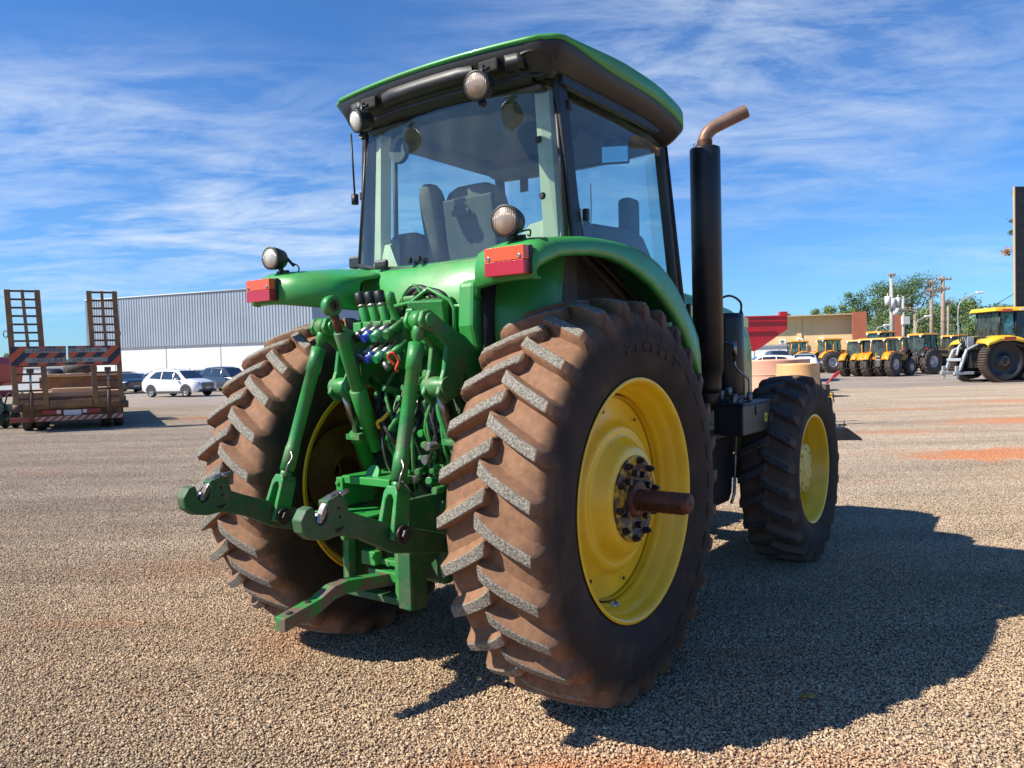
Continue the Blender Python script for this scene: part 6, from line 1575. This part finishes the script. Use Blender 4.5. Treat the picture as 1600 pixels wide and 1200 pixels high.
# grey hitch frame parked between big tractor and tracked one
# tracked tractor
tk = empty('tracked_tractor', gnd(1541, 37.5), math.radians(4), 'yellow rubber tracked tractor with grey hitch, partly cut by the right edge', 'tractor')
TRK = mat('dusty_track_rubber', (.10, .065, .045), .85, col2=(.05, .04, .035), scale=3)
BW = mat('black_drive_wheel', (.018, .018, .02), .4)
def loop(r1, c1, r2, c2, n=26):
    pts = []
    (x1, z1), (x2, z2) = c1, c2
    for i in range(n): a = PI/2+ .12 + i/(n-1)*(PI-.12); pts.append((x1+r1*math.cos(a), z1+r1*math.sin(a)))
    for i in range(n): a = -PI/2 + i/(n-1)*(PI+.12); pts.append((x2+r2*math.cos(a), z2+r2*math.sin(a)))
    return pts
for s_ in (-1, 1):
    yc_ = s_*1.1
    outer = loop(1.0, (0, 1.0), .55, (3.1, .55)); inner = loop(.93, (0, 1.0), .48, (3.1, .55))
    e = MB(); n_ = len(outer)
    rows = [[(x, yc_-.26, z) for x, z in inner], [(x, yc_-.26, z) for x, z in outer], [(x, yc_+.26, z) for x, z in outer], [(x, yc_+.26, z) for x, z in inner], [(x, yc_-.26, z) for x, z in inner]]
    e.grid(rows, closed=True, smooth=False)
    # tread bars
    per = []
    for i in range(n_):
        a, b = Vector(outer[i]), Vector(outer[(i+1) % n_]); m_n = max(1, round((b-a).length/.16))
        for k in range(m_n): per.append((a.lerp(b, k/m_n), (b-a).normalized()))
    for p_, d_ in per:
        nrm_ = Vector((d_.y, -d_.x)); q = p_ + nrm_*.025
        e.box((q.x, yc_, q.y), (.07, .5, .06), Euler((0, -math.atan2(d_.y, d_.x), 0)).to_matrix())
    e.build('track', TRK, tk)
    e = MB(); y0_ = yc_+s_*.1
    e.lathe([(y0_-.1, .90), (y0_+s_*.12, .90), (y0_+s_*.14, .86), (y0_+s_*.10, .80), (y0_+s_*.02, .74), (y0_-s_*.04, .5), (y0_, .32), (y0_+s_*.10, .28), (y0_+s_*.10, 0)], c=(0, 0, 1.0), n=44)
    dw = e.build('drive_wheel', BW, tk)
    e = MB()
    for i in range(14): a = 2*PI*i/14; e.mark(); e.bolt((.20*math.cos(a), y0_+s_*.10, 1.0+.20*math.sin(a)), (0, s_, 0), .022, .03)
    e.build('wheel_bolt', STEEL, dw)
    for x_ in (1.15, 1.75, 2.4):
        e = MB(); e.lathe([(yc_-.2, 0), (yc_-.2, .22), (yc_+.2, .22), (yc_+.2, .12), (yc_+.14, .10), (yc_+.14, 0)], c=(x_, 0, .27), n=20); e.build('roller', TRK, tk)
    e = MB(); e.lathe([(yc_-.2, 0), (yc_-.2, .47), (yc_+.2, .47), (yc_+.2, .3), (yc_+.1, .26), (yc_+.1, 0)], c=(3.1, 0, .55), n=28); e.build('idler_wheel', BW, tk)
    rows = []
    for x, z in ((-.95, 1.86), (-.85, 2.02), (-.3, 2.20), (.3, 2.22), (.8, 2.12), (1.5, 1.86), (2.4, 1.68), (3.3, 1.60)):
        rows.append([(x, s_*.6, z), (x, s_*1.2, z-.02), (x, s_*1.42, z-.10), (x, s_*1.42, z-.26)])
    e = MB(); e.grid(rows); e.build('fender', YT, tk, solid=.04)
    e = MB(); e.box((-.30 if False else .15, s_*1.435, 2.06), (.55, .02, .14)); e.build('side_reflector', RED, tk)
e = MB(); e.box((1.3, 0, 1.1), (3.6, 1.5, .9)); e.box((.6, 0, 1.85), (2.6, 1.7, .6)); e.build('chassis', BLACK, tk, bevel=.05)
e = MB(); e.prism([(2.3, 2.5), (3.6, 2.35), (4.3, 2.1), (4.4, 1.5), (2.3, 1.5)], (0, 0, 0), (1, 0, 0), (0, 0, 1), 1.2); e.build('hood', YT, tk, bevel=.08)
e = MB()
for xb, xt, yb in ((.02, .12, .85), (.85, .88, .9), (2.2, 2.0, .85)):
    for s_ in (-1, 1): e.mark(); e.tube([(xb, s_*yb, 2.1), (xt, s_*(yb-.06), 3.35)], .05, 6)
e.build('cab_frame', BLACK, tk)
e = MB(); e.add([(.0, -.84, 2.15), (.0, .84, 2.15), (.10, .78, 3.35), (.10, -.78, 3.35)], [(0, 1, 2, 3)]); e.add([(2.2, -.84, 2.15), (2.2, .84, 2.15), (2.0, .78, 3.35), (2.0, -.78, 3.35)], [(0, 1, 2, 3)])
for s_ in (-1, 1): e.add([(.02, s_*.87, 2.15), (2.18, s_*.87, 2.05), (2.0, s_*.80, 3.35), (.12, s_*.80, 3.35)], [(0, 1, 2, 3)])
e.build('cab_glass', CG2, tk, fixn=False)
e = MB(); e.box((1.0, 0, 3.46), (2.5, 1.95, .20), taper=(.93, .88)); e.build('roof', YT, tk, bevel=.06)
e = MB(); e.box((1.0, 0, 3.345), (2.3, 1.8, .05)); e.build('roof_surround', BLACK, tk)
e = MB(); e.box((.35, -.98, 3.40), (.5, .03, .12)); e.build('roof_reflector', ORANGE, tk)
e = MB(); e.box((1.3, -.985, 3.44), (.55, .02, .09)); e.build('roof_panel_light', WHITE, tk)
e = MB(); e.box((.7, 0, 2.5), (.16, .5, .7), Euler((0, -.12, 0)).to_matrix()); e.box((.95, 0, 2.2), (.5, .5, .16)); e.build('seat', SEAT, tk, bevel=.05)
e = MB(); e.tube([(1.6, 0, 2.1), (1.35, 0, 2.6)], .04, 8); e.tube([(1.35+.18*math.cos(a)*.6, .2*math.sin(a), 2.6+.1*math.cos(a)) for a in [2*PI*i/16 for i in range(17)]], .02, 6); e.build('steering_wheel', BLACK, tk)
GH = mat('grey_hitch_paint', (.30, .33, .35), .45, col2=(.40, .42, .43), scale=3)
for s_ in (-1, 1):
    e = MB(); e.tube([(-.75, s_*.45, 1.8), (-1.35, s_*.5, 1.55), (-1.75, s_*.55, .55)], [.07, .08, .05], 8); e.box((-1.55, s_*.5, 1.0), (.14, .12, .8), Euler((0, .35, 0)).to_matrix()); e.box((-1.85, s_*.5, .50), (.14, .10, .6)); e.box((-1.5, s_*.5, .45), (1.0, .12, .14)); e.build('hitch_arm', GH, tk, bevel=.02)
e = MB(); e.box((-.95, 0, 1.9), (.35, .5, .6)); e.tube([(-1.0, 0, 2.1), (-1.35, .05, 1.75), (-1.5, 0, 1.3)], .06, 8); e.box((-1.6, 0, 1.1), (.12, 1.1, .14)); e.build('hitch_frame', GH, tk, bevel=.02)
for k in range(4):
    e = MB(); e.tube(bez([(-.85, -.2+.12*k, 2.1), (-1.1-.05*k, -.2+.12*k, 2.25), (-1.25, -.2+.1*k, 1.9), (-1.1, -.2+.1*k, 1.5)]), .03, 6); e.build('hose', BLACK, tk)
e = MB(); e.box((-.75, 0, .45), (.9, .8, .12)); e.box((-.9, 0, .25), (1.0, .1, .1)); e.build('drawbar', BOLT, tk, bevel=.02)

# low objects seen past the front wheel
pb_ = empty('land_plane_blade', gnd(1322, 14.2), math.radians(-8), 'black steel blade lying on the gravel beyond the front wheel', 'blade')
e = MB(); e.prism([(-.55, .22), (-.05, .22), (.18, .04), (.20, .0), (-.55, .0)], (0, 0, 0), (1, 0, 0), (0, 0, 1), .5); e.build('blade', BLACK, pb_, bevel=.01)
e = MB(); e.tube([(-.05, 0, .2), (-.05, 0, .33)], .012, 8); e.box((-.08, 0, .26), (.14, .05, .03)); e.build('lever', BLACK, pb_)
ls = empty('tow_stand', gnd(1291, 17), 0, 'small grey jack stand with a red handle beyond the front wheel', 'stand')
e = MB(); e.box((0, 0, .45), (.10, .10, .9)); e.box((0, 0, .02), (.3, .3, .04)); e.tube([(0, 0, .75), (.14, 0, .72), (.16, 0, .5)], .012, 6); e.build('post', BOLT, ls)
e = MB(); e.tube([(.0, 0, .92), (.16, -.0, 1.08)], .02, 6); e.box((.22, 0, 1.12), (.16, .04, .07), Euler((0, -.7, 0)).to_matrix()); e.build('handle', mat('red_handle', (.5, .03, .03), .5), ls)
yb = empty('yellow_bollard', gnd(1296, 17.8), 0, 'short yellow post behind the front wheel rim', 'post')
e = MB(); e.tube([(0, 0, 0), (0, 0, .62)], .06, 12); e.tube([(0, 0, .62), (0, 0, .66)], [.07, .05], 12); e.build('post', YELLOW, yb)

e = MB(); e.grid([[(-.03, -.012, .012), (0, -.02, .018), (.03, -.010, .012)], [(-.035, 0, .010), (0, 0, .012), (.04, 0, .016)], [(-.02, .014, .016), (0, .02, .014), (.028, .012, .02)]])
o = e.build('fallen_leaf', mat('yellow_leaf', (.45, .28, .04), .6), loc=(gnd(1250, 3.55).x, 3.52, .004), solid=.001); tag(o, 'small yellow fallen leaf in the tractor shadow', 'leaf')
